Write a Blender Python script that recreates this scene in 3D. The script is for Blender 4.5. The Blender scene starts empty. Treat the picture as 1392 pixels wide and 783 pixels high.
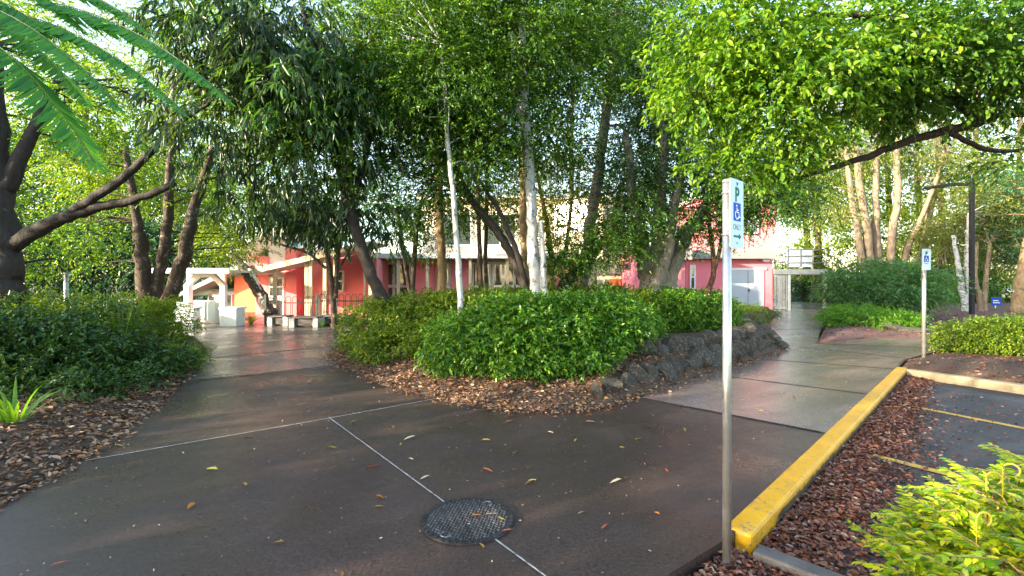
import bpy, bmesh, math, random
import numpy as np
from mathutils import Vector
R = math.radians
rng = np.random.default_rng(11)
random.seed(11)
scene = bpy.context.scene
col = scene.collection
# ------------------------------------------------------------------ camera, sky, sun, exposure
F, HZ, CX, EYE = 650.0, 380.0, 696.0, 1.6
cam_d = bpy.data.cameras.new('camera'); cam = bpy.data.objects.new('camera', cam_d); col.objects.link(cam)
cam.location = (0, 0, EYE); cam.rotation_euler = (R(90), 0, 0)
cam_d.sensor_width = 36; cam_d.lens = F / 1392 * 36; cam_d.shift_y = -(391.5 - HZ) / 1392
cam_d.clip_start = 0.05; cam_d.clip_end = 2000
scene.camera = cam
SUN_AZ, SUN_EL = 242.0, 14.0          # degrees right of +Y, above the horizon
world = bpy.data.worlds.new('World'); scene.world = world; world.use_nodes = True
wn = world.node_tree; wn.nodes.clear()
sky = wn.nodes.new('ShaderNodeTexSky'); sky.sky_type = 'NISHITA'; sky.sun_disc = False
sky.sun_elevation = R(SUN_EL); sky.sun_rotation = R(SUN_AZ); sky.air_density = 1.0; sky.dust_density = 1.0; sky.ozone_density = 1.0
bg = wn.nodes.new('ShaderNodeBackground'); bg.inputs[1].default_value = 0.15
wo = wn.nodes.new('ShaderNodeOutputWorld')
wb = wn.nodes.new('ShaderNodeMix'); wb.data_type = 'RGBA'; wb.blend_type = 'MULTIPLY'; wb.inputs[0].default_value = 1; wb.inputs[7].default_value = (1.0, .93, .88, 1)   # the camera's warm white balance
wn.links.new(sky.outputs[0], wb.inputs[6]); wn.links.new(wb.outputs[2], bg.inputs[0]); wn.links.new(bg.outputs[0], wo.inputs[0])
sl = bpy.data.lights.new('sun', 'SUN'); sl.energy = 3.2; sl.angle = R(0.5); sl.color = (1, .83, .60)
so = bpy.data.objects.new('sun', sl); col.objects.link(so)
sdir = Vector((math.sin(R(SUN_AZ)) * math.cos(R(SUN_EL)), math.cos(R(SUN_AZ)) * math.cos(R(SUN_EL)), math.sin(R(SUN_EL))))
so.rotation_euler = sdir.to_track_quat('Z', 'Y').to_euler(); so.location = (0, 0, 30)
vs = scene.view_settings; vs.view_transform = 'Standard'; vs.look = 'None'; vs.gamma = 1; vs.exposure = 2.8
cy = scene.cycles
cy.max_bounces = 7; cy.diffuse_bounces = 4; cy.glossy_bounces = 3; cy.transmission_bounces = 4; cy.transparent_max_bounces = 4
cy.sample_clamp_indirect = 8; cy.caustics_reflective = False; cy.caustics_refractive = False

# ------------------------------------------------------------------ helpers
def P(px, py, Y):                                    # what stands at depth Y behind a photo pixel
    return np.array([(px - CX) / F * Y, Y, EYE - (py - HZ) / F * Y])
def G(px, py, z=0.0):                                # ground point at height z seen at a photo pixel
    Y = F * (EYE - z) / (py - HZ); return ((px - CX) / F * Y, Y)
def tag(o, label=None, cat=None, group=None, kind=None):
    if label: o['label'] = label
    if cat: o['category'] = cat
    if group: o['group'] = group
    if kind: o['kind'] = kind
    return o
def empty(name, loc=(0, 0, 0), rz=0.0):
    o = bpy.data.objects.new(name, None); col.objects.link(o); o.location = loc; o.rotation_euler[2] = rz
    o.empty_display_size = .1
    return o
def origin(o):
    v = Vector((0, 0, 0))
    while o is not None: v += o.location; o = o.parent
    return v
def link(name, me, m, parent=None, local=False):
    o = bpy.data.objects.new(name, me); col.objects.link(o)
    if m is not None and not me.materials: me.materials.append(m)
    if parent is not None:
        o.parent = parent
        if not local: o.location = -origin(parent)
    return o
def mesh_np(name, V, faces_flat, starts, smooth=False):
    me = bpy.data.meshes.new(name)
    V = np.ascontiguousarray(V, dtype=np.float32)
    me.vertices.add(len(V)); me.vertices.foreach_set('co', V.ravel())
    me.loops.add(len(faces_flat)); me.loops.foreach_set('vertex_index', np.ascontiguousarray(faces_flat, dtype=np.int32))
    me.polygons.add(len(starts)); me.polygons.foreach_set('loop_start', np.ascontiguousarray(starts, dtype=np.int32))
    if smooth: me.polygons.foreach_set('use_smooth', np.ones(len(starts), dtype=bool))
    me.update(calc_edges=True); me.validate()
    return me
class MB:
    """collects shapes in one bmesh; build() links them as ONE object"""
    def __init__(s): s.bm = bmesh.new()
    def box(s, x0, x1, y0, y1, z0, z1, bev=0.0):
        r = bmesh.ops.create_cube(s.bm, size=1)
        for v in r['verts']:
            v.co = Vector(((x0 + x1) / 2 + v.co.x * (x1 - x0), (y0 + y1) / 2 + v.co.y * (y1 - y0), (z0 + z1) / 2 + v.co.z * (z1 - z0)))
        if bev > 0:
            es = list({e for v in r['verts'] for e in v.link_edges})
            bmesh.ops.bevel(s.bm, geom=es, offset=bev, segments=2, affect='EDGES', profile=.5)
        return s
    def prism(s, pts, axis, a, b):
        """polygon pts extruded along axis ('x','y','z') from a to b"""
        def mk(p, t):
            return {'x': (t, p[0], p[1]), 'y': (p[0], t, p[1]), 'z': (p[0], p[1], t)}[axis]
        A = [s.bm.verts.new(mk(p, a)) for p in pts]; B = [s.bm.verts.new(mk(p, b)) for p in pts]
        n = len(pts); fs = [s.bm.faces.new(A), s.bm.faces.new(B[::-1])]
        for i in range(n): fs.append(s.bm.faces.new((A[i], B[i], B[(i + 1) % n], A[(i + 1) % n])))
        bmesh.ops.recalc_face_normals(s.bm, faces=fs); return s
    def tube(s, pts, rad, seg=8, caps=True, noise=0.0):
        pts = [Vector(p) for p in pts]; n = len(pts)
        rad = rad if hasattr(rad, '__len__') else [rad] * n
        rings = []; ref = None
        for i, p in enumerate(pts):
            t = (pts[min(i + 1, n - 1)] - pts[max(i - 1, 0)]).normalized()
            if ref is None: ref = Vector((1, 0, 0)) if abs(t.x) < .8 else Vector((0, 1, 0))
            u = (ref - t * ref.dot(t)).normalized(); w = t.cross(u); ref = u
            ring = []
            for k in range(seg):
                a = 2 * math.pi * k / seg; rr = rad[i] * (1 + noise * random.uniform(-1, 1))
                ring.append(s.bm.verts.new(p + (u * math.cos(a) + w * math.sin(a)) * rr))
            rings.append(ring)
        for i in range(n - 1):
            for k in range(seg):
                f = s.bm.faces.new((rings[i][k], rings[i][(k + 1) % seg], rings[i + 1][(k + 1) % seg], rings[i + 1][k])); f.smooth = True
        if caps:
            s.bm.faces.new(rings[0][::-1]); s.bm.faces.new(rings[-1])
        return s
    def disc(s, c, r, z0, z1, seg=32, axis='z'):
        pts = [(c[0] + r * math.cos(2 * math.pi * k / seg), c[1] + r * math.sin(2 * math.pi * k / seg)) for k in range(seg)]
        return s.prism(pts, axis, z0, z1)
    def ribbon(s, pts, w, y0, y1):
        """flat stroke in the xz plane with thickness y0..y1"""
        pts = [Vector((p[0], 0, p[1])) for p in pts]; n = len(pts); L = []; Rr = []
        for i, p in enumerate(pts):
            t = (pts[min(i + 1, n - 1)] - pts[max(i - 1, 0)]).normalized(); q = Vector((-t.z, 0, t.x)) * w / 2
            L.append(p + q); Rr.append(p - q)
        for i in range(n - 1):
            s.prism([(v.x, v.z) for v in (L[i], L[i + 1], Rr[i + 1], Rr[i])], 'y', y0, y1)
        return s
    def build(s, name, m, parent=None, local=False):
        me = bpy.data.meshes.new(name); s.bm.to_mesh(me); s.bm.free()
        return link(name, me, m, parent, local)

# ------------------------------------------------------------------ materials
MATS = {}
def new_mat(name):
    m = bpy.data.materials.new(name); m.use_nodes = True; nt = m.node_tree; nt.nodes.clear()
    out = nt.nodes.new('ShaderNodeOutputMaterial'); MATS[name] = m
    return m, nt, out
def N(nt, typ, **kw):
    n = nt.nodes.new(typ)
    for k, v in kw.items(): setattr(n, k, v)
    return n
def ramp(nt, fac, stops):
    r = N(nt, 'ShaderNodeValToRGB'); e = r.color_ramp.elements
    while len(e) < len(stops): e.new(.5)
    for i, (p, c) in enumerate(stops):
        e[i].position = p; e[i].color = (*c, 1) if len(c) == 3 else c
    nt.links.new(fac, r.inputs[0]); return r.outputs[0]
def g3(v): return (v, v, v)
def coords(nt): return N(nt, 'ShaderNodeTexCoord').outputs['Object']
def noise(nt, vec, scale, detail=4, rough=.55, dist=0):
    n = N(nt, 'ShaderNodeTexNoise'); n.inputs['Scale'].default_value = scale; n.inputs['Detail'].default_value = detail
    n.inputs['Roughness'].default_value = rough; n.inputs['Distortion'].default_value = dist
    nt.links.new(vec, n.inputs['Vector']); return n.outputs['Fac']
def mixc(nt, fac, a, b, mode='MIX'):
    m = N(nt, 'ShaderNodeMix', data_type='RGBA', blend_type=mode)
    for s, v in ((0, fac), (6, a), (7, b)):
        if isinstance(v, (int, float)): m.inputs[s].default_value = v
        elif isinstance(v, tuple): m.inputs[s].default_value = (*v, 1)
        else: nt.links.new(v, m.inputs[s])
    return m.outputs[2]
def bump(nt, h, strength=.3, dist=.01):
    b = N(nt, 'ShaderNodeBump'); b.inputs['Strength'].default_value = strength; b.inputs['Distance'].default_value = dist
    nt.links.new(h, b.inputs['Height']); return b.outputs[0]
def pbr(name, c, rough=.6, metal=0.0, var=.25, scale=3.0, bmp=.0, bscale=40, dirt=None):
    """painted or raw surface with broad tone variation and fine bump"""
    m, nt, out = new_mat(name); p = N(nt, 'ShaderNodeBsdfPrincipled'); v = coords(nt)
    n1 = noise(nt, v, scale, 6, .6)
    lo = tuple(x * (1 - var) for x in c); hi = tuple(min(1, x * (1 + var)) for x in c)
    cc = ramp(nt, n1, [(.3, lo), (.7, hi)])
    if dirt:
        n2 = noise(nt, v, scale * 2.7, 8, .7, .4)
        cc = mixc(nt, ramp(nt, n2, [(.52, g3(0)), (.68, g3(1))]), cc, dirt)
    nt.links.new(cc, p.inputs['Base Color']); p.inputs['Metallic'].default_value = metal
    rr = N(nt, 'ShaderNodeMapRange'); nt.links.new(n1, rr.inputs[0]); rr.inputs[3].default_value = max(.03, rough - .12); rr.inputs[4].default_value = min(1, rough + .12)
    nt.links.new(rr.outputs[0], p.inputs['Roughness'])
    if bmp: nt.links.new(bump(nt, noise(nt, v, bscale, 5, .6), bmp, .01), p.inputs['Normal'])
    nt.links.new(p.outputs[0], out.inputs[0]); return m
def leaf_mat(name, cols, trans=.45, rough=.38, tcol=1.6, spec=.5):
    """leaf: two-sided, lets light through; one random tone per leaf"""
    m, nt, out = new_mat(name)
    rnd = N(nt, 'ShaderNodeNewGeometry').outputs['Random Per Island']
    c = ramp(nt, rnd, [(i / max(1, len(cols) - 1), k) for i, k in enumerate(cols)])
    p = N(nt, 'ShaderNodeBsdfPrincipled'); p.inputs['Roughness'].default_value = rough
    p.inputs['Specular IOR Level'].default_value = spec
    nt.links.new(c, p.inputs['Base Color'])
    t = N(nt, 'ShaderNodeBsdfTranslucent')
    tc = mixc(nt, 1.0, c, (tcol * 1.15, tcol, tcol * .45), 'MULTIPLY')
    nt.links.new(tc, t.inputs[0])
    mx = N(nt, 'ShaderNodeMixShader'); mx.inputs[0].default_value = trans
    nt.links.new(p.outputs[0], mx.inputs[1]); nt.links.new(t.outputs[0], mx.inputs[2]); nt.links.new(mx.outputs[0], out.inputs[0])
    return m
def bark_mat(name, lo, hi, patch=None, scale=6, pthr=.55, bs=.6):
    m, nt, out = new_mat(name); p = N(nt, 'ShaderNodeBsdfPrincipled'); v = coords(nt)
    mp = N(nt, 'ShaderNodeMapping'); mp.inputs['Scale'].default_value = (1, 1, .35); nt.links.new(v, mp.inputs[0])
    n1 = noise(nt, mp.outputs[0], scale * 3, 8, .7, .3)
    c = ramp(nt, n1, [(.3, lo), (.7, hi)])
    if patch:
        n2 = noise(nt, v, scale, 6, .65, .5)
        c = mixc(nt, ramp(nt, n2, [(pthr - .05, g3(0)), (pthr + .05, g3(1))]), c, patch)
    nt.links.new(c, p.inputs['Base Color']); p.inputs['Roughness'].default_value = .85
    nt.links.new(bump(nt, n1, bs, .06), p.inputs['Normal']); nt.links.new(p.outputs[0], out.inputs[0]); return m
def concrete_mat(name, dark, mid, lite, rlo=.16, rhi=.5, speck=True):
    """damp concrete: brown and grey staining, aggregate specks, uneven wetness in the gloss"""
    m, nt, out = new_mat(name); p = N(nt, 'ShaderNodeBsdfPrincipled'); v = coords(nt)
    a = noise(nt, v, .55, 5, .6, .6); b = noise(nt, v, 3.2, 7, .65)
    c = mixc(nt, ramp(nt, b, [(.35, g3(.2)), (.7, g3(.8))]), ramp(nt, a, [(.3, dark), (.55, mid), (.75, lite)]), mid)
    f = noise(nt, v, 170, 3, .7); f2 = noise(nt, v, 48, 5, .75)
    c = mixc(nt, .6, c, ramp(nt, f2, [(.40, g3(.25)), (.60, g3(1.45))]), 'MULTIPLY')
    c = mixc(nt, .55, c, ramp(nt, f, [(.3, g3(.35)), (.7, g3(1.0))]), 'MULTIPLY')
    c = mixc(nt, 1.0, c, (1.5, 1.5, 1.5), 'MULTIPLY')
    if speck:
        vo = N(nt, 'ShaderNodeTexVoronoi'); vo.inputs['Scale'].default_value = 26; nt.links.new(v, vo.inputs['Vector'])
        sz = noise(nt, v, 9, 2)
        mt = N(nt, 'ShaderNodeMath', operation='MULTIPLY'); nt.links.new(vo.outputs['Distance'], mt.inputs[0])
        mr = N(nt, 'ShaderNodeMapRange'); mr.inputs[1].default_value = .35; mr.inputs[2].default_value = .75; mr.inputs[3].default_value = 2.2; mr.inputs[4].default_value = .8
        nt.links.new(sz, mr.inputs[0]); nt.links.new(mr.outputs[0], mt.inputs[1])
        c = mixc(nt, ramp(nt, mt.outputs[0], [(.06, g3(.8)), (.085, g3(0))]), c, (.34, .30, .26))
    nt.links.new(c, p.inputs['Base Color'])
    w = noise(nt, v, .9, 6, .62, .8); w2 = noise(nt, v, 14, 4, .6)
    ro = ramp(nt, w, [(.38, g3(rlo)), (.62, g3(rhi))])
    ro = mixc(nt, .35, ro, ramp(nt, w2, [(.3, g3(rlo)), (.7, g3(rhi))]))
    nt.links.new(ro, p.inputs['Roughness'])
    nt.links.new(bump(nt, f, .35, .004), p.inputs['Normal']); nt.links.new(p.outputs[0], out.inputs[0]); return m
def soil_mat(name, cols, scale=30, rough=.9):
    m, nt, out = new_mat(name); p = N(nt, 'ShaderNodeBsdfPrincipled'); v = coords(nt)
    n1 = noise(nt, v, scale, 8, .75, .3)
    c = ramp(nt, n1, [(.25 + .5 * i / (len(cols) - 1), k) for i, k in enumerate(cols)])
    nt.links.new(c, p.inputs['Base Color']); p.inputs['Roughness'].default_value = rough
    nt.links.new(bump(nt, n1, .8, .03), p.inputs['Normal']); nt.links.new(p.outputs[0], out.inputs[0]); return m
def glass_mat(name, c, rough=.05):
    m, nt, out = new_mat(name); p = N(nt, 'ShaderNodeBsdfPrincipled'); p.inputs['Base Color'].default_value = (*c, 1)
    p.inputs['Roughness'].default_value = rough; p.inputs['Specular IOR Level'].default_value = 1.0; p.inputs['IOR'].default_value = 1.8
    nt.links.new(p.outputs[0], out.inputs[0]); return m

M = {}
M['path'] = concrete_mat('damp_concrete', (.034, .0225, .0205), (.058, .039, .033), (.092, .062, .051), .2, .58)
M['path_light'] = concrete_mat('pale_damp_concrete_pink_sheen', (.115, .085, .077), (.165, .125, .112), (.22, .172, .155), .09, .32)  # pinkish tone puts the pink wall's reflection into the slab colour
M['asphalt'] = concrete_mat('asphalt', (.026, .021, .020), (.038, .031, .029), (.052, .043, .040), .55, .9)
M['mulch'] = soil_mat('mulch', [(.018, .011, .008), (.05, .030, .020), (.10, .062, .040), (.15, .10, .065)], 34)
M['red_mulch'] = soil_mat('red_gravel', [(.05, .025, .022), (.12, .060, .050), (.20, .12, .10)], 28)
M['ground'] = soil_mat('ground_soil', [(.03, .03, .014), (.05, .06, .02), (.09, .075, .04)], 3)
M['joint'] = pbr('joint_dark', (.02, .018, .017), .8)
M['sealant'] = pbr('joint_sealant', (.42, .40, .37), .6, var=.4, scale=9, dirt=(.05, .04, .036))
M['kerb_yellow'] = pbr('kerb_yellow_paint', (.72, .42, .015), .5, var=.18, scale=5, bmp=.25, bscale=60, dirt=None)
M['kerb_grey'] = pbr('kerb_grey', (.095, .09, .088), .7, var=.3, scale=8, bmp=.4, bscale=90)
M['kerb_sand'] = pbr('kerb_sandy', (.33, .27, .17), .75, var=.25, scale=4, bmp=.3)
M['line_yellow'] = pbr('line_paint', (.62, .36, .03), .6, var=.25, scale=12, dirt=(.06, .055, .05))
M['iron'] = pbr('cast_iron', (.055, .055, .060), .32, .4, var=.4, scale=9)
M['iron_worn'] = pbr('cast_iron_worn', (.16, .16, .17), .3, .5, var=.4, scale=9)
M['galv'] = pbr('galvanised_steel', (.48, .50, .50), .38, .75, var=.18, scale=14, bmp=.05)
M['galv2'] = pbr('weathered_steel', (.36, .36, .33), .5, .6, var=.2, scale=12)
M['plate'] = pbr('sign_white', (.50, .68, .78), .6, var=.05)
M['green'] = pbr('sign_green', (.0, .13, .09), .75, var=.05)
M['blue'] = pbr('sign_blue', (.002, .055, .42), .75, var=.05)
M['black'] = pbr('black_paint', (.003, .003, .003), .7)
M['ink'] = pbr('sign_grey_ink', (.10, .17, .16), .5)
M['white'] = pbr('white_paint', (.78, .78, .76), .5, var=.06, scale=1.5)
M['bluewhite'] = pbr('cool_white_paint', (.62, .72, .76), .55, var=.08, scale=2)
M['cream'] = pbr('cream_paint', (.66, .58, .42), .6, var=.10, scale=1.5)
M['pink'] = pbr('salmon_render', (.80, .20, .235), .75, var=.07, scale=1.2, bmp=.1)
M['rose'] = pbr('rose_render', (.76, .25, .27), .75, var=.07, scale=1.2, bmp=.1)
M['darkpink'] = pbr('deep_pink_render', (.62, .19, .24), .75, var=.08, scale=1.2, bmp=.1)
M['orange'] = pbr('orange_paint', (.70, .17, .06), .6, var=.06)
M['fascia'] = pbr('fascia_grey', (.27, .265, .25), .7, var=.12, scale=2, dirt=(.22, .21, .19))
M['soffit'] = pbr('soffit_grey', (.55, .52, .46), .7, var=.08)
M['teal_roof'] = pbr('teal_roof', (.40, .62, .60), .45, var=.08, scale=2)
M['green_roof'] = pbr('grey_green_roof', (.25, .34, .28), .6, var=.1)
M['grey_door'] = pbr('grey_blue_door', (.42, .47, .50), .4, var=.06, scale=1.5)
M['grey_steel'] = pbr('grey_steel', (.22, .235, .235), .5, .3, var=.1)
M['dark_green'] = pbr('dark_green_paint', (.012, .05, .04), .5)
M['bench'] = pbr('bench_concrete', (.46, .46, .44), .8, var=.15, scale=6, bmp=.2)
M['bench_dark'] = pbr('bench_dark_timber', (.09, .085, .085), .7, var=.2, scale=6)  # dark tone of the bench seats
M['glass'] = glass_mat('window_glass', (.05, .065, .06))
M['glass_green'] = glass_mat('window_glass_green', (.10, .15, .09), .12)
M['cream_glow'] = pbr('cream_glow_render', (.84, .72, .52), .7, var=.06, scale=1.2, bmp=.1)  # golden cream tone puts the warm glow into the wall colour
M['glint_glass'] = glass_mat('glint_glass', (.10, .11, .10), .22)
M['rock'] = bark_mat('basalt_rock', (.020, .018, .015), (.10, .086, .068), (.20, .20, .15), 7, .58, 1.0)
M['tyre'] = pbr('tyre', (.02, .02, .02), .8)
M['bark_dark'] = bark_mat('bark_dark', (.010, .008, .006), (.045, .034, .026), (.12, .11, .085), 5, .68)
M['bark_brown'] = bark_mat('bark_brown', (.025, .017, .011), (.09, .062, .042), (.24, .22, .18), 6, .62)
M['bark_red'] = bark_mat('bark_red', (.03, .014, .010), (.11, .045, .030), None, 6)
M['bark_white'] = bark_mat('bark_white', (.28, .29, .28), (.60, .62, .60), (.05, .045, .04), 7, .60)
M['bark_pale'] = bark_mat('bark_pale', (.10, .07, .042), (.30, .24, .165), (.20, .15, .10), 3, .6)
M['bark_grey'] = bark_mat('bark_grey', (.10, .09, .075), (.30, .27, .23), (.06, .05, .04), 6, .64)
M['bark_tan'] = bark_mat('bark_tan', (.16, .11, .05), (.34, .25, .13), (.10, .08, .05), 4, .62)
L = {}
L['mid'] = leaf_mat('leaf_mid', [(.012, .042, .008), (.036, .10, .012), (.07, .175, .016), (.13, .25, .022)], .46)
L['mid2'] = leaf_mat('leaf_mid_green', [(.022, .075, .012), (.05, .14, .018), (.09, .21, .022), (.16, .29, .03)], .46)
L['feather'] = leaf_mat('leaf_feather', [(.04, .12, .04), (.07, .18, .06), (.11, .25, .075), (.16, .31, .09)], .4)
L['bright'] = leaf_mat('leaf_bright', [(.035, .11, .010), (.075, .19, .014), (.13, .27, .018), (.24, .36, .025)], .5)
L['dark'] = leaf_mat('leaf_dark', [(.010, .030, .012), (.020, .055, .018), (.036, .085, .02), (.075, .13, .022)], .3, .33)
L['fig'] = leaf_mat('leaf_fig', [(.014, .045, .011), (.03, .09, .016), (.05, .14, .02), (.09, .20, .024)], .34, .28)
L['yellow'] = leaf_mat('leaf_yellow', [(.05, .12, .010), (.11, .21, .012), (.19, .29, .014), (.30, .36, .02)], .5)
L['teal'] = leaf_mat('leaf_teal', [(.018, .065, .034), (.032, .105, .05), (.055, .15, .062), (.08, .19, .07)], .3)
L['olive'] = leaf_mat('leaf_olive', [(.07, .11, .03), (.12, .17, .045), (.19, .24, .06), (.27, .30, .07)], .45)
L['hedge'] = leaf_mat('leaf_hedge', [(.024, .085, .013), (.055, .17, .018), (.10, .25, .022), (.22, .36, .03)], .38, .32)
L['hedge_small'] = leaf_mat('leaf_hedge_small', [(.028, .075, .010), (.07, .15, .013), (.14, .23, .016), (.26, .33, .02)], .4, .4)
L['hedge_dark'] = leaf_mat('leaf_hedge_dark', [(.016, .048, .013), (.03, .085, .018), (.052, .125, .022), (.10, .18, .028)], .3, .35)
L['lime'] = leaf_mat('leaf_lime', [(.10, .26, .015), (.24, .42, .016), (.42, .55, .02), (.60, .62, .05), (.05, .20, .07)], .5)
L['fern'] = leaf_mat('leaf_fern', [(.07, .19, .015), (.11, .26, .02), (.16, .33, .025)], .45)
L['frond'] = leaf_mat('leaf_frond', [(.04, .20, .04), (.08, .30, .035), (.13, .38, .04), (.05, .22, .07)], .55, .5)
L['strap'] = leaf_mat('leaf_strap', [(.05, .13, .012), (.09, .18, .015), (.16, .24, .02)], .4, .35)
L['litter'] = leaf_mat('leaf_litter', [(.04, .022, .015), (.12, .062, .035), (.24, .13, .065), (.36, .21, .10), (.15, .05, .03), (.46, .34, .21), (.30, .10, .03)], .12, .55, 1.1)
L['litter_red'] = leaf_mat('leaf_litter_red', [(.03, .014, .012), (.10, .035, .022), (.20, .065, .035), (.30, .12, .06), (.14, .045, .028), (.42, .30, .22)], .12, .5, 1.1)
L['bits'] = leaf_mat('leaf_bits', [(.45, .33, .2), (.5, .42, .3), (.35, .2, .09), (.55, .5, .4), (.3, .14, .05)], .1, .6, 1.1)
L['fallen'] = leaf_mat('leaf_fallen', [(.40, .14, .03), (.45, .24, .05), (.38, .30, .05), (.30, .12, .05)], .15, .5, 1.1)

# ------------------------------------------------------------------ leaves, twigs, crowns
def unit(a): return a / np.maximum(np.linalg.norm(a, axis=-1, keepdims=True), 1e-9)
def leaf_geo(base, d, nrm, Ln, W, curl=.15, fold=.25, shape=0):
    d = unit(d); s = unit(np.cross(d, nrm)); n = np.cross(s, d)
    Ln = np.asarray(Ln)[:, None]; W = np.asarray(W)[:, None]; m = len(base)
    if shape == 0:
        V = np.stack([base, base + d * Ln * .42 + s * W * .5 + n * W * fold, base + d * Ln - n * Ln * curl,
                      base + d * Ln * .42 - s * W * .5 + n * W * fold], 1)
        k = 4; F_ = np.array([0, 1, 2, 0, 2, 3]); st = np.array([0, 3])
    else:
        V = np.stack([base, base + d * Ln * .25 + s * W * .42 + n * W * fold * .8, base + d * Ln * .62 + s * W * .40 + n * (W * fold * .8 - Ln * curl * .4),
                      base + d * Ln - n * Ln * curl, base + d * Ln * .62 - s * W * .40 + n * (W * fold * .8 - Ln * curl * .4), base + d * Ln * .25 - s * W * .42 + n * W * fold * .8], 1)
        k = 6; F_ = np.array([0, 1, 2, 3, 0, 3, 4, 5]); st = np.array([0, 4])
    off = np.arange(m)[:, None]
    return V.reshape(-1, 3), (F_[None] + off * k).ravel(), (st[None] + off * len(F_)).ravel()
def twig_leaves(o, d, tl, k, ll, lw, droop=.3, ldroop=.2, spread=.8, shape=0, upn=1.0, curl=.15, jitter=.35):
    """k leaves set alternately along every twig"""
    m = len(o); d = unit(d); side = unit(np.cross(d, rng.normal(size=(m, 3)) * .4 + np.array([0, 0, 1.0])))
    Bs, Ds, Ns, Ls = [], [], [], []
    for j in range(k):
        t = (j + .6) / k
        b = o + d * (t * tl)[:, None]; b[:, 2] -= droop * tl * t * t
        sg = 1 if j % 2 else -1
        dd = d * .65 + side * sg * spread * (1 - .6 * t) + rng.normal(size=(m, 3)) * jitter; dd[:, 2] -= ldroop
        nn = rng.normal(size=(m, 3)) * .45; nn[:, 2] += upn
        Bs.append(b); Ds.append(dd); Ns.append(nn); Ls.append(ll * rng.uniform(.5, 1.35, m))
    B = np.concatenate(Bs); Ln = np.concatenate(Ls)
    return leaf_geo(B, np.concatenate(Ds), np.concatenate(Ns), Ln, Ln * lw, curl, .22, shape)
def blob_points(blobs, nclus, ntwig, crad, shell=.45, flat=1.0):
    """clusters spread through ellipsoids, twigs around each cluster: leaves gaps and clumps"""
    vol = np.array([(b[3] * b[4] * b[5]) ** .75 * (b[6] if len(b) > 6 else 1) for b in blobs]); vol = vol / vol.sum()
    Os, Ds, Cs = [], [], []
    for b, w in zip(blobs, vol):
        n = max(2, int(nclus * w)); u = unit(rng.normal(size=(n, 3))); r = rng.uniform(0.02, 1, n) ** shell
        c0 = np.array(b[:3]); rad = np.array(b[3:6])
        c = c0 + u * r[:, None] * rad; Cs.append(c)
        size = crad * rng.uniform(.55, 1.35, n)
        q = np.repeat(np.arange(n), ntwig)
        g = rng.normal(size=(len(q), 3)) * .55; g[:, 2] *= .6 * flat
        Os.append(c[q] + g * size[q][:, None])
        Ds.append(u[q] * .6 + g * .8 + rng.normal(size=(len(q), 3)) * .4)
    return np.concatenate(Os), np.concatenate(Ds), np.concatenate(Cs)
def crown_mesh(name, blobs, nclus, ntwig, crad, tl, k, ll, lw, zmin=None, **kw):
    shell = kw.pop('shell', .45); flat = kw.pop('flat', 1.0); keep = kw.pop('keep', None)
    o, d, c = blob_points(blobs, nclus, ntwig, crad, shell, flat)
    if zmin is not None: sel = o[:, 2] > zmin; o, d = o[sel], d[sel]
    if keep is not None: sel = keep(o); o, d = o[sel], d[sel]
    V, f, s = twig_leaves(o, d, tl * rng.uniform(.6, 1.2, len(o)), k, ll, lw, **kw)
    return mesh_np(name, V, f, s), c
def B(px, py, Y, rx, ry, ryd, w=1.0):                # crown blob from its photo place, half-sizes in photo pixels, depth in metres
    p = P(px, py, Y); return (p[0], p[1], p[2], rx / F * Y, ryd, ry / F * Y, w)
def smooth_path(pts, rad, n=6):
    """Catmull-Rom through points"""
    pts = [np.array(p, float) for p in pts]; out, rr = [], []
    for i in range(len(pts) - 1):
        p0, p1, p2, p3 = pts[max(i - 1, 0)], pts[i], pts[i + 1], pts[min(i + 2, len(pts) - 1)]
        for t in np.linspace(0, 1, n, endpoint=(i == len(pts) - 2)):
            out.append(.5 * ((2 * p1) + (-p0 + p2) * t + (2 * p0 - 5 * p1 + 4 * p2 - p3) * t * t + (-p0 + 3 * p1 - 3 * p2 + p3) * t ** 3))
            rr.append(rad[i] * (1 - t) + rad[i + 1] * t)
    return out, rr
DENS = 1.9
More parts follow.
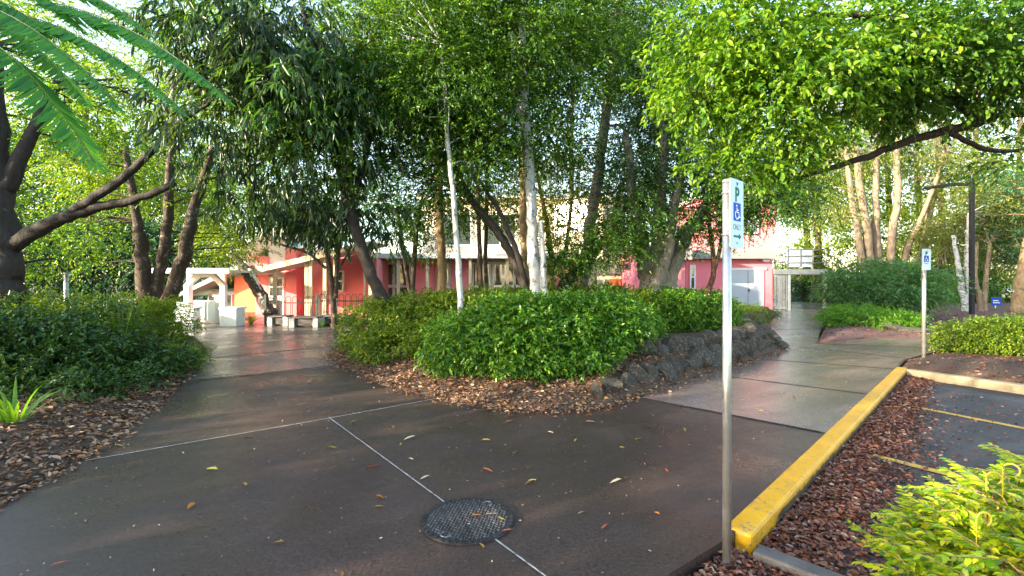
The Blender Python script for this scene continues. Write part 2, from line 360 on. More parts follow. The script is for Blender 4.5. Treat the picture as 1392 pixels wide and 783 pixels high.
def tree(name, label, stems, blobs, leaf, bark, nclus=60, ntwig=10, crad=.5, tl=.4, k=8, ll=.08, lw=.5, limbs=10, limb_r=.03, cat='tree', group=None, base=None, more=(), **kw):
    """stems: list of [(px, py, Y, radius_px), ...] from the ground up"""
    b0 = stems[0][0]; bp = P(*b0[:3]) if base is None else np.array(base)
    root = empty(name, bp); tag(root, label, cat, group)
    mb = MB(); nodes = []
    for st in stems:
        pts = [P(*q[:3]) for q in st]; rad = [q[3] / F * q[2] for q in st]
        pp, rr = smooth_path(pts, rad, 7)
        pp = [p + rng.normal(size=3) * r * .12 for p, r in zip(pp, rr)]
        mb.tube(pp, rr, 10, noise=.07); nodes += list(zip(pp[len(pp) // 3:], rr[len(pp) // 3:]))
    me, cl = crown_mesh('crown', blobs, int(nclus * DENS), ntwig, crad, tl, k, ll, lw, **kw)
    idx = rng.permutation(len(cl))[:limbs]
    for i in idx:
        c = cl[i]; best = min(nodes, key=lambda q: np.linalg.norm(q[0] - c) + max(0, q[0][2] - c[2]) * 1.2)
        a, r0 = best; r1 = min(limb_r, r0 * .7); mid = (a + c) / 2 + rng.normal(size=3) * np.linalg.norm(c - a) * .10
        mid[2] += np.linalg.norm(c - a) * .06
        pp, rr = smooth_path([a, mid, c], [r1, r1 * .6, r1 * .2], 5); mb.tube(pp, rr, 6, noise=.06)
        for _ in range(2):
            q = pp[len(pp) * 2 // 3]; e = c + rng.normal(size=3) * crad * .9
            mb.tube([q, (q + e) / 2 + rng.normal(size=3) * .05, e], [r1 * .35, r1 * .22, r1 * .1], 5, noise=.05)
    mb.build('trunk', bark, root)
    link('crown', me, leaf, root)
    for bl, lf, nc in more:
        m2_, _ = crown_mesh('crown', bl, int(nc * DENS), ntwig, crad, tl, k, ll, lw, **kw); link('crown', m2_, lf, root)
    return root
def shrub(name, label, blobs, leaf, nclus, ntwig, crad, tl, k, ll, lw, stem_n=12, bark=None, cat='shrub', group=None, base=None, zmin=.03, gz=0.0, **kw):
    b = blobs[0]; bp = (b[0], b[1], gz) if base is None else base
    root = empty(name, bp); tag(root, label, cat, group)
    me, cl = crown_mesh('foliage', blobs, int(nclus * 1.7), ntwig, crad, tl, k, ll, lw, zmin=zmin, **kw)
    link('foliage', me, leaf, root)
    if stem_n:
        mb = MB()
        for i in rng.permutation(len(cl))[:stem_n]:
            c = cl[i]; bl = blobs[int(rng.integers(len(blobs)))]
            j = min(range(len(blobs)), key=lambda q: (blobs[q][0] - c[0]) ** 2 + (blobs[q][1] - c[1]) ** 2); bl = blobs[j]
            s0 = np.array([bl[0] + (c[0] - bl[0]) * .35, bl[1] + (c[1] - bl[1]) * .35, gz - .02])
            mb.tube([s0, (s0 + c) / 2 + rng.normal(size=3) * .05, c], [.014, .010, .004], 5)
        mb.build('stems', bark or M['bark_brown'], root)
    return root

# ================================================================== GROUND
def sheet(name, pts, m, z=0.0, thick=0.0, kind='structure'):
    bm = bmesh.new(); vs_ = [bm.verts.new((p[0], p[1], z)) for p in pts]; f = bm.faces.new(vs_)
    f.normal_update()
    if f.normal.z < 0: f.normal_flip()
    if thick:
        r = bmesh.ops.extrude_face_region(bm, geom=[f])
        vv = [g for g in r['geom'] if isinstance(g, bmesh.types.BMVert)]
        for v in vv: pass
        for v in vs_: v.co.z -= thick
        bmesh.ops.recalc_face_normals(bm, faces=bm.faces[:])
    bmesh.ops.triangulate(bm, faces=bm.faces[:])
    me = bpy.data.meshes.new(name); bm.to_mesh(me); bm.free()
    o = link(name, me, m); o['kind'] = kind
    return o
sheet('ground', [(-600, -300), (600, -300), (600, 900), (-600, 900)], M['ground'], -.17)
path_pts = [(1.37, 2.99), (7.0, 8.68), (7.85, 9.54), (9.4, 10.6), (10, 11.2), (13.1, 12.2), (24, 13.4), (24, 15.4), (11.5, 13.2), (9.8, 13.1), (7.65, 11.95),
            (9.2, 14.3), (11.1, 17), (16.5, 24.8), (21, 31.5), (20, 36), (14, 36), (12.6, 26), (12.6, 24), (-24, 24), (-24, -5), (.2, -5), (.2, 1.5), (.83, 2.58)]
sheet('path', path_pts, M['path'], 0, .2)
# paler slabs of the right-hand walk and of the far left
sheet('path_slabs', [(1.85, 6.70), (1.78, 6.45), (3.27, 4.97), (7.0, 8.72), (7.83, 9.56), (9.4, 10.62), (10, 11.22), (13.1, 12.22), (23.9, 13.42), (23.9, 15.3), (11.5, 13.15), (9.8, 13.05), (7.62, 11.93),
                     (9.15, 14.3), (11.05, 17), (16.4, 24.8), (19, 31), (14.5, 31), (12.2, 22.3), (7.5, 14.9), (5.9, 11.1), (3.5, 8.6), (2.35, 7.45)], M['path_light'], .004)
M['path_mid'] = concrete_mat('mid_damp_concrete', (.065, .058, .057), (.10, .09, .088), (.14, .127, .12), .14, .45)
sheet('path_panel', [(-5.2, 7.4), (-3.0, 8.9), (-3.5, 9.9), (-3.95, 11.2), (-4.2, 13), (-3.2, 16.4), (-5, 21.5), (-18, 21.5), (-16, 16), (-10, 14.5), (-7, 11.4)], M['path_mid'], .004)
def strip(name, a, b, w, m, z, kind='structure'):
    a = np.array(a); b = np.array(b); t = (b - a) / np.linalg.norm(b - a); n = np.array([-t[1], t[0]]) * w / 2
    return sheet(name, [a + n, b + n, b - n, a - n], m, z, 0, kind)
strip('path_joint', G(115, 627), G(448, 569), .014, M['sealant'], .006)
strip('path_joint', G(448, 569), G(600, 541), .014, M['sealant'], .006)
strip('path_joint', G(447, 568), G(742, 785), .011, M['sealant'], .007)
for a, b in (((900, 547), (1116, 588)), ((995, 513), (1177, 536)), ((1040, 489), (1216, 502)), ((1087, 472), (1238, 488)), ((1110, 467), (1290, 474)),
             ((1033, 449), (1118, 447)), ((1045, 437), (1122, 436)), ((270, 517), (461, 497)), ((292, 487), (450, 471)), ((255, 462), (455, 452))):
    strip('path_joint', G(*a), G(*b), .04, M['joint'], .009)
# parking bay
sheet('parking_asphalt', [(1.5, 2.98), (7.15, 8.62), (7.75, 7.3), (12, -.5), (5, -2), (2.2, 2.3)], M['asphalt'], -.13)
strip('bay_line', G(1222, 549, -.13), (5.93 + .9, 5.54 - 1.75), .10, M['line_yellow'], -.125)
strip('bay_line', G(1186, 619, -.13), (3.56 + .9, 4.69 - 1.3), .10, M['line_yellow'], -.125)

def mound(name, pts, m, hfun, rings=10, centre=None, sub=4, z0=.012, nz=.02):
    """planting bed: outline resampled, rings towards the centre, real height"""
    P_ = []
    n = len(pts)
    for i in range(n):
        a, b = np.array(pts[i]), np.array(pts[(i + 1) % n])
        for t in np.arange(sub) / sub: P_.append(a * (1 - t) + b * t)
    P_ = np.array(P_); c = np.array(centre) if centre is not None else P_.mean(0)
    V, fs, st = [], [], []
    k = len(P_)
    V += [(p[0], p[1], -.15) for p in P_]
    tt = np.concatenate([[0], np.linspace(0, .97, rings) ** 1.3])
    for t in tt[1:]:
        for p in P_:
            q = p * (1 - t) + c * t; dd = np.linalg.norm(q - p)
            V.append((q[0], q[1], z0 + hfun(q[0], q[1], dd) + (rng.uniform(-nz, nz) if dd > .05 else 0)))
    V = np.array(V); nr = len(tt)
    for r in range(nr - 1):
        for i in range(k):
            st.append(len(fs)); fs += [r * k + i, r * k + (i + 1) % k, (r + 1) * k + (i + 1) % k, (r + 1) * k + i]
    st.append(len(fs)); fs += [(nr - 1) * k + i for i in range(k)]
    me = mesh_np(name, V, fs, st, True); bm = bmesh.new(); bm.from_mesh(me); bmesh.ops.recalc_face_normals(bm, faces=bm.faces[:]); bm.to_mesh(me); bm.free()
    o = link(name, me, m); o['kind'] = 'structure'
    return o
island = [(-3.9, 10.2), (-3.44, 9.3), (-2.77, 8.32), (-1.83, 7.17), (-1.05, 6.46), (-.43, 6.08), (.04, 5.88), (.57, 5.81), (1.19, 6.01), (1.64, 6.5), (2.52, 7.32), (3.69, 8.46),
          (4.99, 9.72), (6.17, 10.98), (7.7, 14.86), (10, 18.5), (12.3, 22.0), (9, 22.2), (5, 21.3), (0, 19.3), (-3, 16.5), (-4.3, 13), (-4.2, 11.2)]
def h_island(x, y, d):
    right = min(1, max(0, (x - 1.0) / 1.2)) * (1 if y < 18 else max(0, 1 - (y - 18) / 3))
    return min(.42, d * (.22 + .9 * right)) 
mound('planting_bed', island, M['mulch'], h_island, 14, (1.5, 11.0))
mound('planting_bed', [(-3.4, 2), (-3.67, 3.43), (-3.83, 4.24), (-4.04, 4.95), (-4.92, 6.93), (-6.09, 9.29), (-7.0, 11), (-9, 13.5), (-14, 15), (-22, 14), (-22, 1)], M['mulch'], lambda x, y, d: min(.22, d * .2), 10, (-11, 7))
mound('planting_bed', [(7.12, 8.72), (7.9, 9.5), (9.45, 10.5), (10.05, 11.05), (13.1, 12.05), (23, 13.2), (25, 0), (12.1, -.4), (7.9, 7.3)], M['mulch'], lambda x, y, d: min(.12, d * .15), 8, (13, 7))
mound('planting_bed', [(7.75, 12.1), (9.8, 13.25), (11.5, 13.35), (24, 15.5), (34, 26), (34, 40), (22, 34), (16.7, 24.8), (11.25, 17), (9.35, 14.4)], M['red_mulch'], lambda x, y, d: min(.14, d * .06), 8, (18, 21))
mound('planting_bed', [(.80, 2.50), (1.36, 2.95), (1.47, 2.80), (1.82, 2.42), (3.5, .9), (3.2, -3), (.25, -3), (.25, 1.4)], M['mulch'], lambda x, y, d: 0, 4, (1.5, 1.5), z0=-.055, nz=.008)
# ---- kerbs
def kerb(name, label, a, b, w, z0, z1, m, bev=.012):
    a = np.array(a); b = np.array(b); ln = np.linalg.norm(b - a); ang = math.atan2(b[1] - a[1], b[0] - a[0])
    o = MB().box(0, ln, -w / 2, w / 2, z0, z1, bev).build(name, m)
    o.location = (a[0], a[1], 0); o.rotation_euler[2] = ang; tag(o, label, 'kerb'); return o
my, nt, out = new_mat('kerb_yellow_worn')      # yellow top; the long side is bare and grimy past its painted end; chips along the edges
p = N(nt, 'ShaderNodeBsdfPrincipled'); v = coords(nt); sx = N(nt, 'ShaderNodeSeparateXYZ'); nt.links.new(v, sx.inputs[0])
yel = ramp(nt, noise(nt, v, 5, 6, .6), [(.3, (.66, .32, .006)), (.7, (.86, .46, .012))])
chip = ramp(nt, noise(nt, v, 22, 8, .75, .3), [(.56, g3(0)), (.60, g3(1))])
cx_ = N(nt, 'ShaderNodeMapRange'); cx_.inputs[1].default_value = .1; cx_.inputs[2].default_value = 1.5; cx_.inputs[3].default_value = 1; cx_.inputs[4].default_value = .35; nt.links.new(sx.outputs[0], cx_.inputs[0])
mm = N(nt, 'ShaderNodeMath', operation='MULTIPLY'); nt.links.new(chip, mm.inputs[0]); nt.links.new(cx_.outputs[0], mm.inputs[1])
c = mixc(nt, mm.outputs[0], yel, (.22, .20, .18))
bare = ramp(nt, noise(nt, v, 18, 6, .7), [(.3, (.025, .018, .012)), (.7, (.11, .085, .05))])
zz = N(nt, 'ShaderNodeMath', operation='MULTIPLY_ADD'); nt.links.new(noise(nt, v, 16, 5, .7), zz.inputs[0]); zz.inputs[1].default_value = .10; nt.links.new(sx.outputs[2], zz.inputs[2])
zm = ramp(nt, zz.outputs[0], [(.0, g3(1)), (.022, g3(0))])
xm = N(nt, 'ShaderNodeMapRange'); xm.inputs[1].default_value = .42; xm.inputs[2].default_value = .55; nt.links.new(sx.outputs[0], xm.inputs[0])
m2 = N(nt, 'ShaderNodeMath', operation='MULTIPLY'); nt.links.new(zm, m2.inputs[0]); nt.links.new(xm.outputs[0], m2.inputs[1])
c = mixc(nt, m2.outputs[0], c, bare)
nt.links.new(c, p.inputs['Base Color']); p.inputs['Roughness'].default_value = .45
nt.links.new(bump(nt, noise(nt, v, 60, 6, .7), .35, .008), p.inputs['Normal']); nt.links.new(p.outputs[0], out.inputs[0])
kerb('yellow_kerb', 'long concrete kerb painted bright yellow between the walkway and the parking bay', (1.43, 3.03), (7.08, 8.68), .165, -.16, .012, my, .022)
kerb('grey_kerb', 'dark grey concrete edging strip butting against the near end of the yellow kerb', (1.46, 2.86), (3.9, .36), .12, -.16, .0, M['kerb_grey'], .012)
kerb('sandstone_kerb', 'sandy unpainted kerb closing the far end of the parking bay', (7.05, 8.52), (12.1, -.75), .16, -.16, .01, M['kerb_sand'], .02)

# ---- manhole cover with raised tread
mx_, my_ = G(636, 708)
mh = empty('manhole_cover', (mx_, my_, 0), R(20)); tag(mh, 'round black iron manhole cover with raised tread set in the pavement', 'manhole cover')
MB().disc((0, 0), .305, .004, .016, 48).build('lid', M['iron'], mh, True)
mb = MB()
for i in range(-11, 12):
    for j in range(-11, 12):
        x, y = i * .026 + (j % 2) * .013, j * .023
        if x * x + y * y < .262 ** 2:
            a = R(60 if (i + j) % 2 else -60); dx, dy = math.cos(a) * .009, math.sin(a) * .009
            q = (-math.sin(a) * .0035, math.cos(a) * .0035)
            mb.prism([(x - dx + q[0], y - dy + q[1]), (x + dx + q[0], y + dy + q[1]), (x + dx - q[0], y + dy - q[1]), (x - dx - q[0], y - dy - q[1])], 'z', .014, .020)
mb.build('tread', M['iron_worn'], mh, True)
mb = MB()
for k in range(40):
    a0, a1 = 2 * math.pi * (k + .15) / 40, 2 * math.pi * (k + .85) / 40
    mb.prism([(r * math.cos(a), r * math.sin(a)) for r, a in ((.277, a0), (.298, a0), (.298, a1), (.277, a1))], 'z', .014, .021)
mb.build('rim_ribs', M['iron'], mh, True)
for a in (R(40), R(220)):
    mb = MB(); pts = [(.235 * math.cos(a) + .032 * math.cos(t + a), .235 * math.sin(a) + .032 * math.sin(t + a)) for t in np.linspace(-2.2, 2.2, 12)]
    mb.tube([(x, y, .019) for x, y in pts], .006, 6); mb.build('lifting_eye', M['iron_worn'], mh, True)

# ================================================================== SIGNS
def text_mesh(body, size, m, parent, loc, extrude=.0006, name='lettering', sx=1.0, bold=0.0):
    cu = bpy.data.curves.new('txt', 'FONT'); cu.body = body; cu.size = size; cu.extrude = extrude; cu.align_x = 'CENTER'; cu.align_y = 'CENTER'; cu.offset = bold; cu.resolution_u = 4
    t = bpy.data.objects.new('txt', cu); col.objects.link(t); bpy.context.view_layer.update()
    me = bpy.data.meshes.new_from_object(t.evaluated_get(bpy.context.evaluated_depsgraph_get()))
    bpy.data.objects.remove(t); bpy.data.curves.remove(cu); me.materials.clear()
    o = link(name, me, m, parent, True); o.location = loc; o.rotation_euler = (R(90), 0, 0); o.scale = (sx, 1, 1); return o
def isa_symbol(parent, cx, cz, s, y):
    """wheelchair symbol in white on blue, s = half side"""
    mb = MB().box(cx - s, cx + s, y - .0012, y + .0003, cz - s * 1.05, cz + s * 1.05)
    pn = mb.build('blue_panel', M['blue'], parent, True)
    w = MB(); y0, y1 = y - .0026, y - .0010
    def q(a, b): return (cx + a * s, cz + b * s)
    w.disc(q(-.18, .70), .13 * s, y0, y1, 14, 'y')
    w.ribbon([q(-.16, .50), q(-.10, -.05)], .17 * s, y0, y1)
    w.ribbon([q(-.14, .22), q(.28, .22)], .13 * s, y0 - .0004, y1)
    w.ribbon([q(-.12, -.05), q(.36, -.05), q(.58, -.62), q(.76, -.56)], .15 * s, y0 - .0003, y1)
    w.ribbon([q(-.06 + .5 * math.cos(a), -.32 + .5 * math.sin(a)) for a in np.linspace(R(128), R(338), 16)], .14 * s, y0 - .0002, y1)
    w.build('wheelchair_symbol', M['white'], pn, True)
def sign_post(label, base, top, rot, pw, ph, rpole, mpole, green, off=.0, full=True):
    s = empty('parking_sign', (*base, 0), rot); tag(s, label, 'sign')
    MB().tube([(0, 0, -.05), (0, 0, top - .015)], rpole, 20).build('pole', mpole, s, True)
    MB().tube([(0, 0, top - .02), (0, 0, top - .006), (0, 0, top)], [rpole * 1.08, rpole * 1.08, rpole * .8], 20).build('pole_cap', mpole, s, True)
    y = -rpole - .012; zc = top - ph / 2
    for z in (zc + ph * .3, zc - ph * .3):
        mb = MB(); mb.tube([(math.cos(a) * (rpole + .003), math.sin(a) * (rpole + .003), z) for a in np.linspace(R(-90), R(270), 20)], .004, 6, False); mb.box(off - pw * .4, off + pw * .4, y + .002, y + .012, z - .012, z + .012); mb.build('bracket', M['galv'], s, True)
    hw, hh, r = pw / 2, ph / 2, .014
    pts = []
    for sx_, sz_, a0 in ((1, 1, 0), (-1, 1, 90), (-1, -1, 180), (1, -1, 270)):
        for a in np.linspace(R(a0), R(a0 + 90), 5): pts.append((off + sx_ * (hw - r) + r * math.cos(a), zc + sz_ * (hh - r) + r * math.sin(a)))
    pl = MB().prism(pts, 'y', y - .0015, y + .0015).build('sign_plate', M['plate'], s, True)
    yf = y - .0016
    text_mesh('P', .62 * pw if full else .5 * pw, M['green'] if green else M['black'], s, (off, yf - .0004, zc + ph * .27), name='letter_p', bold=.004)
    isa_symbol(s, off, zc + ph * .03, pw * .27, yf)
    text_mesh('ONLY', .26 * pw if full else .2 * pw, M['ink'], s, (off, yf - .0004, zc - ph * .195), name='only_lettering', sx=.85)
    if full:
        a = MB(); zz_ = zc - ph * .325; x0 = off - pw * .26
        a.box(x0, off + pw * .16, yf - .001, yf, zz_ - .006, zz_ + .006)
        a.prism([(off + pw * .14, zz_ - .017), (off + pw * .32, zz_), (off + pw * .14, zz_ + .017)], 'y', yf - .0013, yf)
        a.build('arrow', M['green'], s, True)
        MB().prism([(off - .012, zc - ph * .41), (off + .012, zc - ph * .405), (off + .002, zc - ph * .445)], 'y', yf - .001, yf).build('small_mark', M['ink'], s, True)
        MB().prism([(off - .002, zc + ph * .40), (off + .012, zc + ph * .43), (off + .020, zc + ph * .47), (off + .004, zc + ph * .45), (off - .012, zc + ph * .465)], 'y', yf - .001, yf).build('top_mark', M['green'], s, True)
    return s
sign_post('tall steel post with narrow accessible parking plate, green P and arrow, beside yellow kerb end', (1.245, 2.77), 2.18, R(43), .185, .40, .0245, M['galv'], True, .048)
sign_post('smaller distant accessible parking sign with black P beyond the far end of the kerb', G(1256, 489), 2.21, R(12), .215, .42, .034, M['galv2'], False, .0, False)

# street lamp: square black post with a flat outreach head
lx, ly = P(1321, 427, 20)[:2]
lamp = empty('street_lamp', (lx, ly, -.1)); tag(lamp, 'tall black square lamp post with flat arm reaching left over the right bed', 'street lamp')
MB().box(-.07, .07, -.07, .07, 0, 5.85, .01).build('post', M['black'], lamp, True)
MB().box(-.19, .19, -.19, .19, 0, .04, .008).build('base_plate', M['black'], lamp, True)
MB().box(-1.0, -.072, -.06, .06, 5.62, 5.74, .01).build('arm', M['black'], lamp, True)
MB().prism([(-1.85, 5.50), (-1.0, 5.58), (-1.0, 5.70), (-1.85, 5.58)], 'y', -.16, .16).build('lamp_head', M['black'], lamp, True)

# low light post and white cabinet behind the left hedge
b = P(90, 405, 14); lp = empty('bollard_light', (b[0], b[1], 0)); tag(lp, 'slim pale grey post with flat cap standing behind the left hedge', 'post')
MB().tube([(0, 0, 0), (0, 0, 1.72)], .055, 14).build('post', M['galv'], lp, True)
MB().tube([(0, 0, 1.72), (0, 0, 1.76), (0, 0, 1.80)], [.06, .16, .15], 16).build('cap', M['galv'], lp, True)
b = P(157, 410, 15); cb = empty('utility_cabinet', (b[0], b[1], 0)); tag(cb, 'low white cabinet with broad flat lid seen over the left hedge', 'cabinet')
MB().box(-.5, .5, -.35, .35, 0, .8, .01).build('body', M['bluewhite'], cb, True)
MB().prism([(-.72, .80), (.72, .80), (.52, .97), (-.55, .97)], 'y', -.5, .5).build('lid', M['white'], cb, True)
MB().box(-.008, .008, -.358, -.349, .05, .78).build('door_gap', M['joint'], cb, True)

# ================================================================== BUILDINGS
def XZ(px, py, Y): q = P(px, py, Y); return q[0], q[2]
def part_box(name, m, parent, px0, px1, py0, py1, Y, depth, z0=None, bev=0):
    x0, z1 = XZ(px0, py0, Y); x1, zb = XZ(px1, py1, Y)
    return MB().box(x0, x1, Y, Y + depth, zb if z0 is None else z0, z1, bev).build(name, m, parent)
def window(parent, px0, px1, py0, py1, Y, cols=2, rows=2, gl='glass', fm='white', fw=.06, bottom=None):
    """framed glazing standing proud of its wall; the pane is a sub-part"""
    x0, z1 = XZ(px0, py0, Y); x1, z0 = XZ(px1, py1, Y)
    if bottom is not None: z0 = bottom
    f = MB(); d = .09
    f.box(x0, x1, Y - d, Y, z1 - fw, z1); f.box(x0, x1, Y - d, Y, z0, z0 + fw)
    for i in range(cols + 1):
        xc = x0 + (x1 - x0) * i / cols; xa = min(max(xc, x0 + fw / 2), x1 - fw / 2)
        f.box(xa - fw / 2, xa + fw / 2, Y - d + .003, Y - .003, z0 + fw, z1 - fw)
    for j in range(1, rows):
        zc = z0 + (z1 - z0) * j / rows; f.box(x0 + fw, x1 - fw, Y - d + .006, Y - .006, zc - fw / 2, zc + fw / 2)
    fo = f.build('window', M[fm], parent)
    MB().box(x0 + fw * .5, x1 - fw * .5, Y - .05, Y - .03, z0 + fw * .5, z1 - fw * .5).build('pane', M[gl], fo)
    return fo
# --- left wing: pink walls, white gable, teal skillion roof, sloping awning on cream posts
wA = empty('school_wing', (-8, 20, 0)); tag(wA, 'salmon pink wing with teal roof and sloping cream awning left of the leaning trunk', 'building')
YA = 20.0
part_box('wall', M['pink'], wA, 440, 498, 341, 436, YA, 8, 0)
part_box('wall', M['rose'], wA, 498.5, 512, 352, 436, YA - .4, 3, 0)
part_box('wall', M['rose'], wA, 404, 439.5, 352, 436, YA + .5, 6, 0)
part_box('column', M['pink'], wA, 388, 403, 326, 436, YA, .8, 0)
part_box('gable_wall', M['white'], wA, 365, 387.5, 322, 375, YA + .3, 5)
part_box('wall', M['bluewhite'], wA, 365, 387.5, 375.3, 436, YA + .35, 5, 0)
part_box('wall', M['pink'], wA, 347, 364.5, 349, 436, YA + .2, 5, 0)
window(wA, 366, 387, 376, 404, YA + .3, 2, 2); window(wA, 366, 387, 406, 432, YA + .3, 2, 1)
window(wA, 452, 468, 368, 396, YA - .003, 1, 2)
x0, z0 = XZ(334, 352, YA); x1, z1 = XZ(392, 316, YA)
MB().prism([(x0, z0), (x1, z1), (x1, z1 + .14), (x0, z0 + .14)], 'y', YA - 1.4, YA + 6).build('eave', M['soffit'], wA)
xa, za = XZ(396, 338, YA); xb, zb = XZ(506, 340, YA)
rf = MB(); A0 = [(xa, YA - .6, za), (xb, YA - .6, zb), (xb, YA + 6.5, zb + 1.9), (xa, YA + 6.5, za + 1.9)]
vsx = [rf.bm.verts.new(p) for p in A0] + [rf.bm.verts.new((p[0], p[1], p[2] + .12)) for p in A0]
for q in ((0, 1, 2, 3), (7, 6, 5, 4), (0, 4, 5, 1), (1, 5, 6, 2), (2, 6, 7, 3), (3, 7, 4, 0)): rf.bm.faces.new([vsx[i] for i in q])
bmesh.ops.recalc_face_normals(rf.bm, faces=rf.bm.faces[:]); rf.build('roof', M['teal_roof'], wA)
YW = 17.8
xa, za = XZ(322, 378, YW); xb, zb = XZ(508, 334, YW)
MB().prism([(xa, za), (xb, zb), (xb, zb + .2), (xa, za + .2)], 'y', YW - .12, YW).build('awning_fascia', M['cream'], wA)
MB().prism([(xa, za + .12), (xb, zb + .12), (xb, zb + .17), (xa, za + .17)], 'y', YW + .003, YW + 2.1).build('awning_roof', M['soffit'], wA)
for px in (373, 416, 421.5, 441, 455, 503):
    t = (px - 322) / (508 - 322); xx = P(px, 0, YW + .1)[0]
    MB().box(xx - .055, xx + .055, YW + .1, YW + .2, 0, za + (zb - za) * t + .11).build('awning_post', M['cream'], wA)
for px in (439, 499): xx = P(px, 0, YA - .12)[0]; MB().tube([(xx, YA - .5 if px == 499 else YA - .06, 0), (xx, YA - .5 if px == 499 else YA - .06, 2.6)], .045, 8).build('downpipe', M['cream'], wA)
# --- far-left low building with grey-green roof
wD = empty('low_building', (-13, 24, 0)); tag(wD, 'low white and orange building with grey-green pitched roof behind the gate', 'building')
YD = 24.0
part_box('wall', M['white'], wD, 286, 318, 396, 440, YD, 6, 0)
part_box('wall', M['orange'], wD, 318.5, 347, 376, 440, YD - .5, 6, 0)
window(wD, 284, 297, 400, 420, YD - .003, 1, 2); window(wD, 300, 317, 400, 424, YD - .003, 2, 1)
x0, z0 = XZ(266, 402, YD); x1, z1 = XZ(352, 362, YD)
MB().prism([(x0, z0), (x1, z1), (x1, z1 + .28), (x0, z0 + .18)], 'y', YD - 1.2, YD + 7).build('roof', M['green_roof'], wD)
# --- centre: long low glazed building, flat verandah roof, pink piers, taller hall behind
wB = empty('glazed_hall', (-1, 21, 0)); tag(wB, 'long low hall with white framed glazing and pink piers behind the island trees', 'building')
YB = 21.0
part_box('wall', M['cream'], wB, 514, 846, 352, 440, YB + .6, 7, 0)
for a, b_, c_ in ((512, 560, 2), (592, 613, 1), (641, 668, 2), (669, 714, 3), (714.5, 752, 2)): window(wB, a, b_, 356, 408, YB + .55, c_, 2, 'glass', fw=.12, bottom=.2)
for a, b_, mn in ((560, 580, 'pink'), (582, 590, 'pink'), (613, 640, 'darkpink'), (752, 786, 'rose'), (848, 871, 'darkpink')):
    part_box('pier', M[mn], wB, a, b_, 350 if a < 800 else 336, 440, YB + .1, .6, 0)
b = P(570, 352, YB); MB().tube([(b[0], YB - .02, 2.15), (b[0], YB - .02, 2.45), (b[0], YB - .02, 2.5)], [.05, .36, .36], 10).build('rain_head', M['pink'], wB)
for px in (541, 580.8, 639, 690, 742, 792): 
    xx = P(px, 0, YB - .6)[0]; MB().box(xx - .06, xx + .06, YB - .6, YB - .48, 0, 2.55).build('verandah_post', M['cream'], wB)
x0 = P(508, 0, YB)[0]; x1 = P(806, 0, YB)[0]
MB().box(x0, x1, YB - .7, YB + 7.5, 2.56, 2.64).build('verandah_roof', M['soffit'], wB)
MB().box(x0, x1, YB - .8, YB - .703, 2.50, 2.72).build('gutter', M['white'], wB)
rb = MB()
for i in range(34):
    xx = x0 + .15 + i * (x1 - x0 - .3) / 33; rb.box(xx - .025, xx + .025, YB - .69, YB + .5, 2.46, 2.557)
rb.build('rafters', M['cream'], wB)
part_box('door', M['orange'], wB, 828, 844, 379, 440, YB + .55, .04, 0)
window(wB, 811, 822, 379, 408, YB + .55, 1, 1, 'glass_green', 'cream', bottom=.1)
window(wB, 803, 846, 356, 372, YB + .55, 3, 1, 'glass_green', 'cream', .04)
part_box('door', M['bluewhite'], wB, 786.5, 799, 366, 440, YB + .55, .05, 0)
MB().box(P(575, 0, 26)[0], P(850, 0, 26)[0], 26, 32, 2.66, 5.9).build('upper_wall', M['cream_glow'], wB)  # cream upper storey stands in for the golden glow
MB().box(P(568, 0, 26)[0], P(856, 0, 26)[0], 25.5, 32.5, 5.903, 6.08).build('upper_roof', M['soffit'], wB)
for px in (620, 680): window(wB, px - 22, px + 22, 290, 335, 25.997, 2, 1, fw=.09)
bay = empty('bay', (0, 0, 0)); bpy.data.objects.remove(bay)
bx_, by_ = P(772, 0, 25.6)[:2]; yaw = R(-33.0)  # invented bay, turned to reflect the sun's glint towards the camera
def bay_box(nm, m, x0, x1, y0, y1, z0, z1, par):
    o = MB().box(x0, x1, y0, y1, z0, z1).build(nm, m, par, True); o.location = Vector((bx_, by_, 0)) - origin(par); o.rotation_euler[2] = yaw; return o
bay_box('glint_reflector_wall', M['cream_glow'], -2.0, 2.0, .0, 1.6, 2.66, 5.85, wB)
for k in range(3): bay_box('glint_reflector_pane', M['glint_glass'], -1.7 + k * 1.16, -.62 + k * 1.16, -.05, -.003, 4.0, 5.6, wB)
# --- right: pink building with pale fascia, grey doors, taller pink storey behind
wC = empty('pink_building', (11, 25, 0)); tag(wC, 'pink two storey building with pale fascia and grey blue double door at right', 'building')
YC = 25.0
part_box('wall', M['pink'], wC, 932, 1050, 352, 440, YC, 5, 0)
part_box('wall', M['rose'], wC, 900, 931.5, 354, 440, YC - 1.5, 4, 0)
part_box('canopy', M['fascia'], wC, 896, 941, 330, 353, YC - 2.2, 4)
x0, z1 = XZ(928, 340, YC - .5); x1, z0 = XZ(1052, 351.5, YC - .5)
MB().box(x0, x1, YC - .5, YC + 5.2, z0, z1).build('fascia', M['fascia'], wC)
MB().box(P(965, 0, YC)[0], P(1058, 0, YC + 1)[0], YC + 1.2, YC + 5, z1 + .003, 6.0).build('upper_wall', M['rose'], wC)
MB().box(P(960, 0, YC)[0], P(1066, 0, YC + 1)[0], YC + .7, YC + 5.5, 6.003, 6.2).build('upper_roof', M['soffit'], wC)
window(wC, 1000, 1030, 285, 318, YC + 1.197, 3, 1)
window(wC, 937, 945, 360, 393, YC - .003, 1, 2, fw=.08)
gd = part_box('garage_door', M['grey_door'], wC, 994, 1038.5, 367, 424, YC - .045, .04, 0)
x0, z1 = XZ(994, 367, YC); x1, _ = XZ(1038.5, 367, YC)
MB().box((x0 + x1) / 2 - .008, (x0 + x1) / 2 + .008, YC - .052, YC - .046, .02, z1 - .02).build('door_gap', M['joint'], gd)
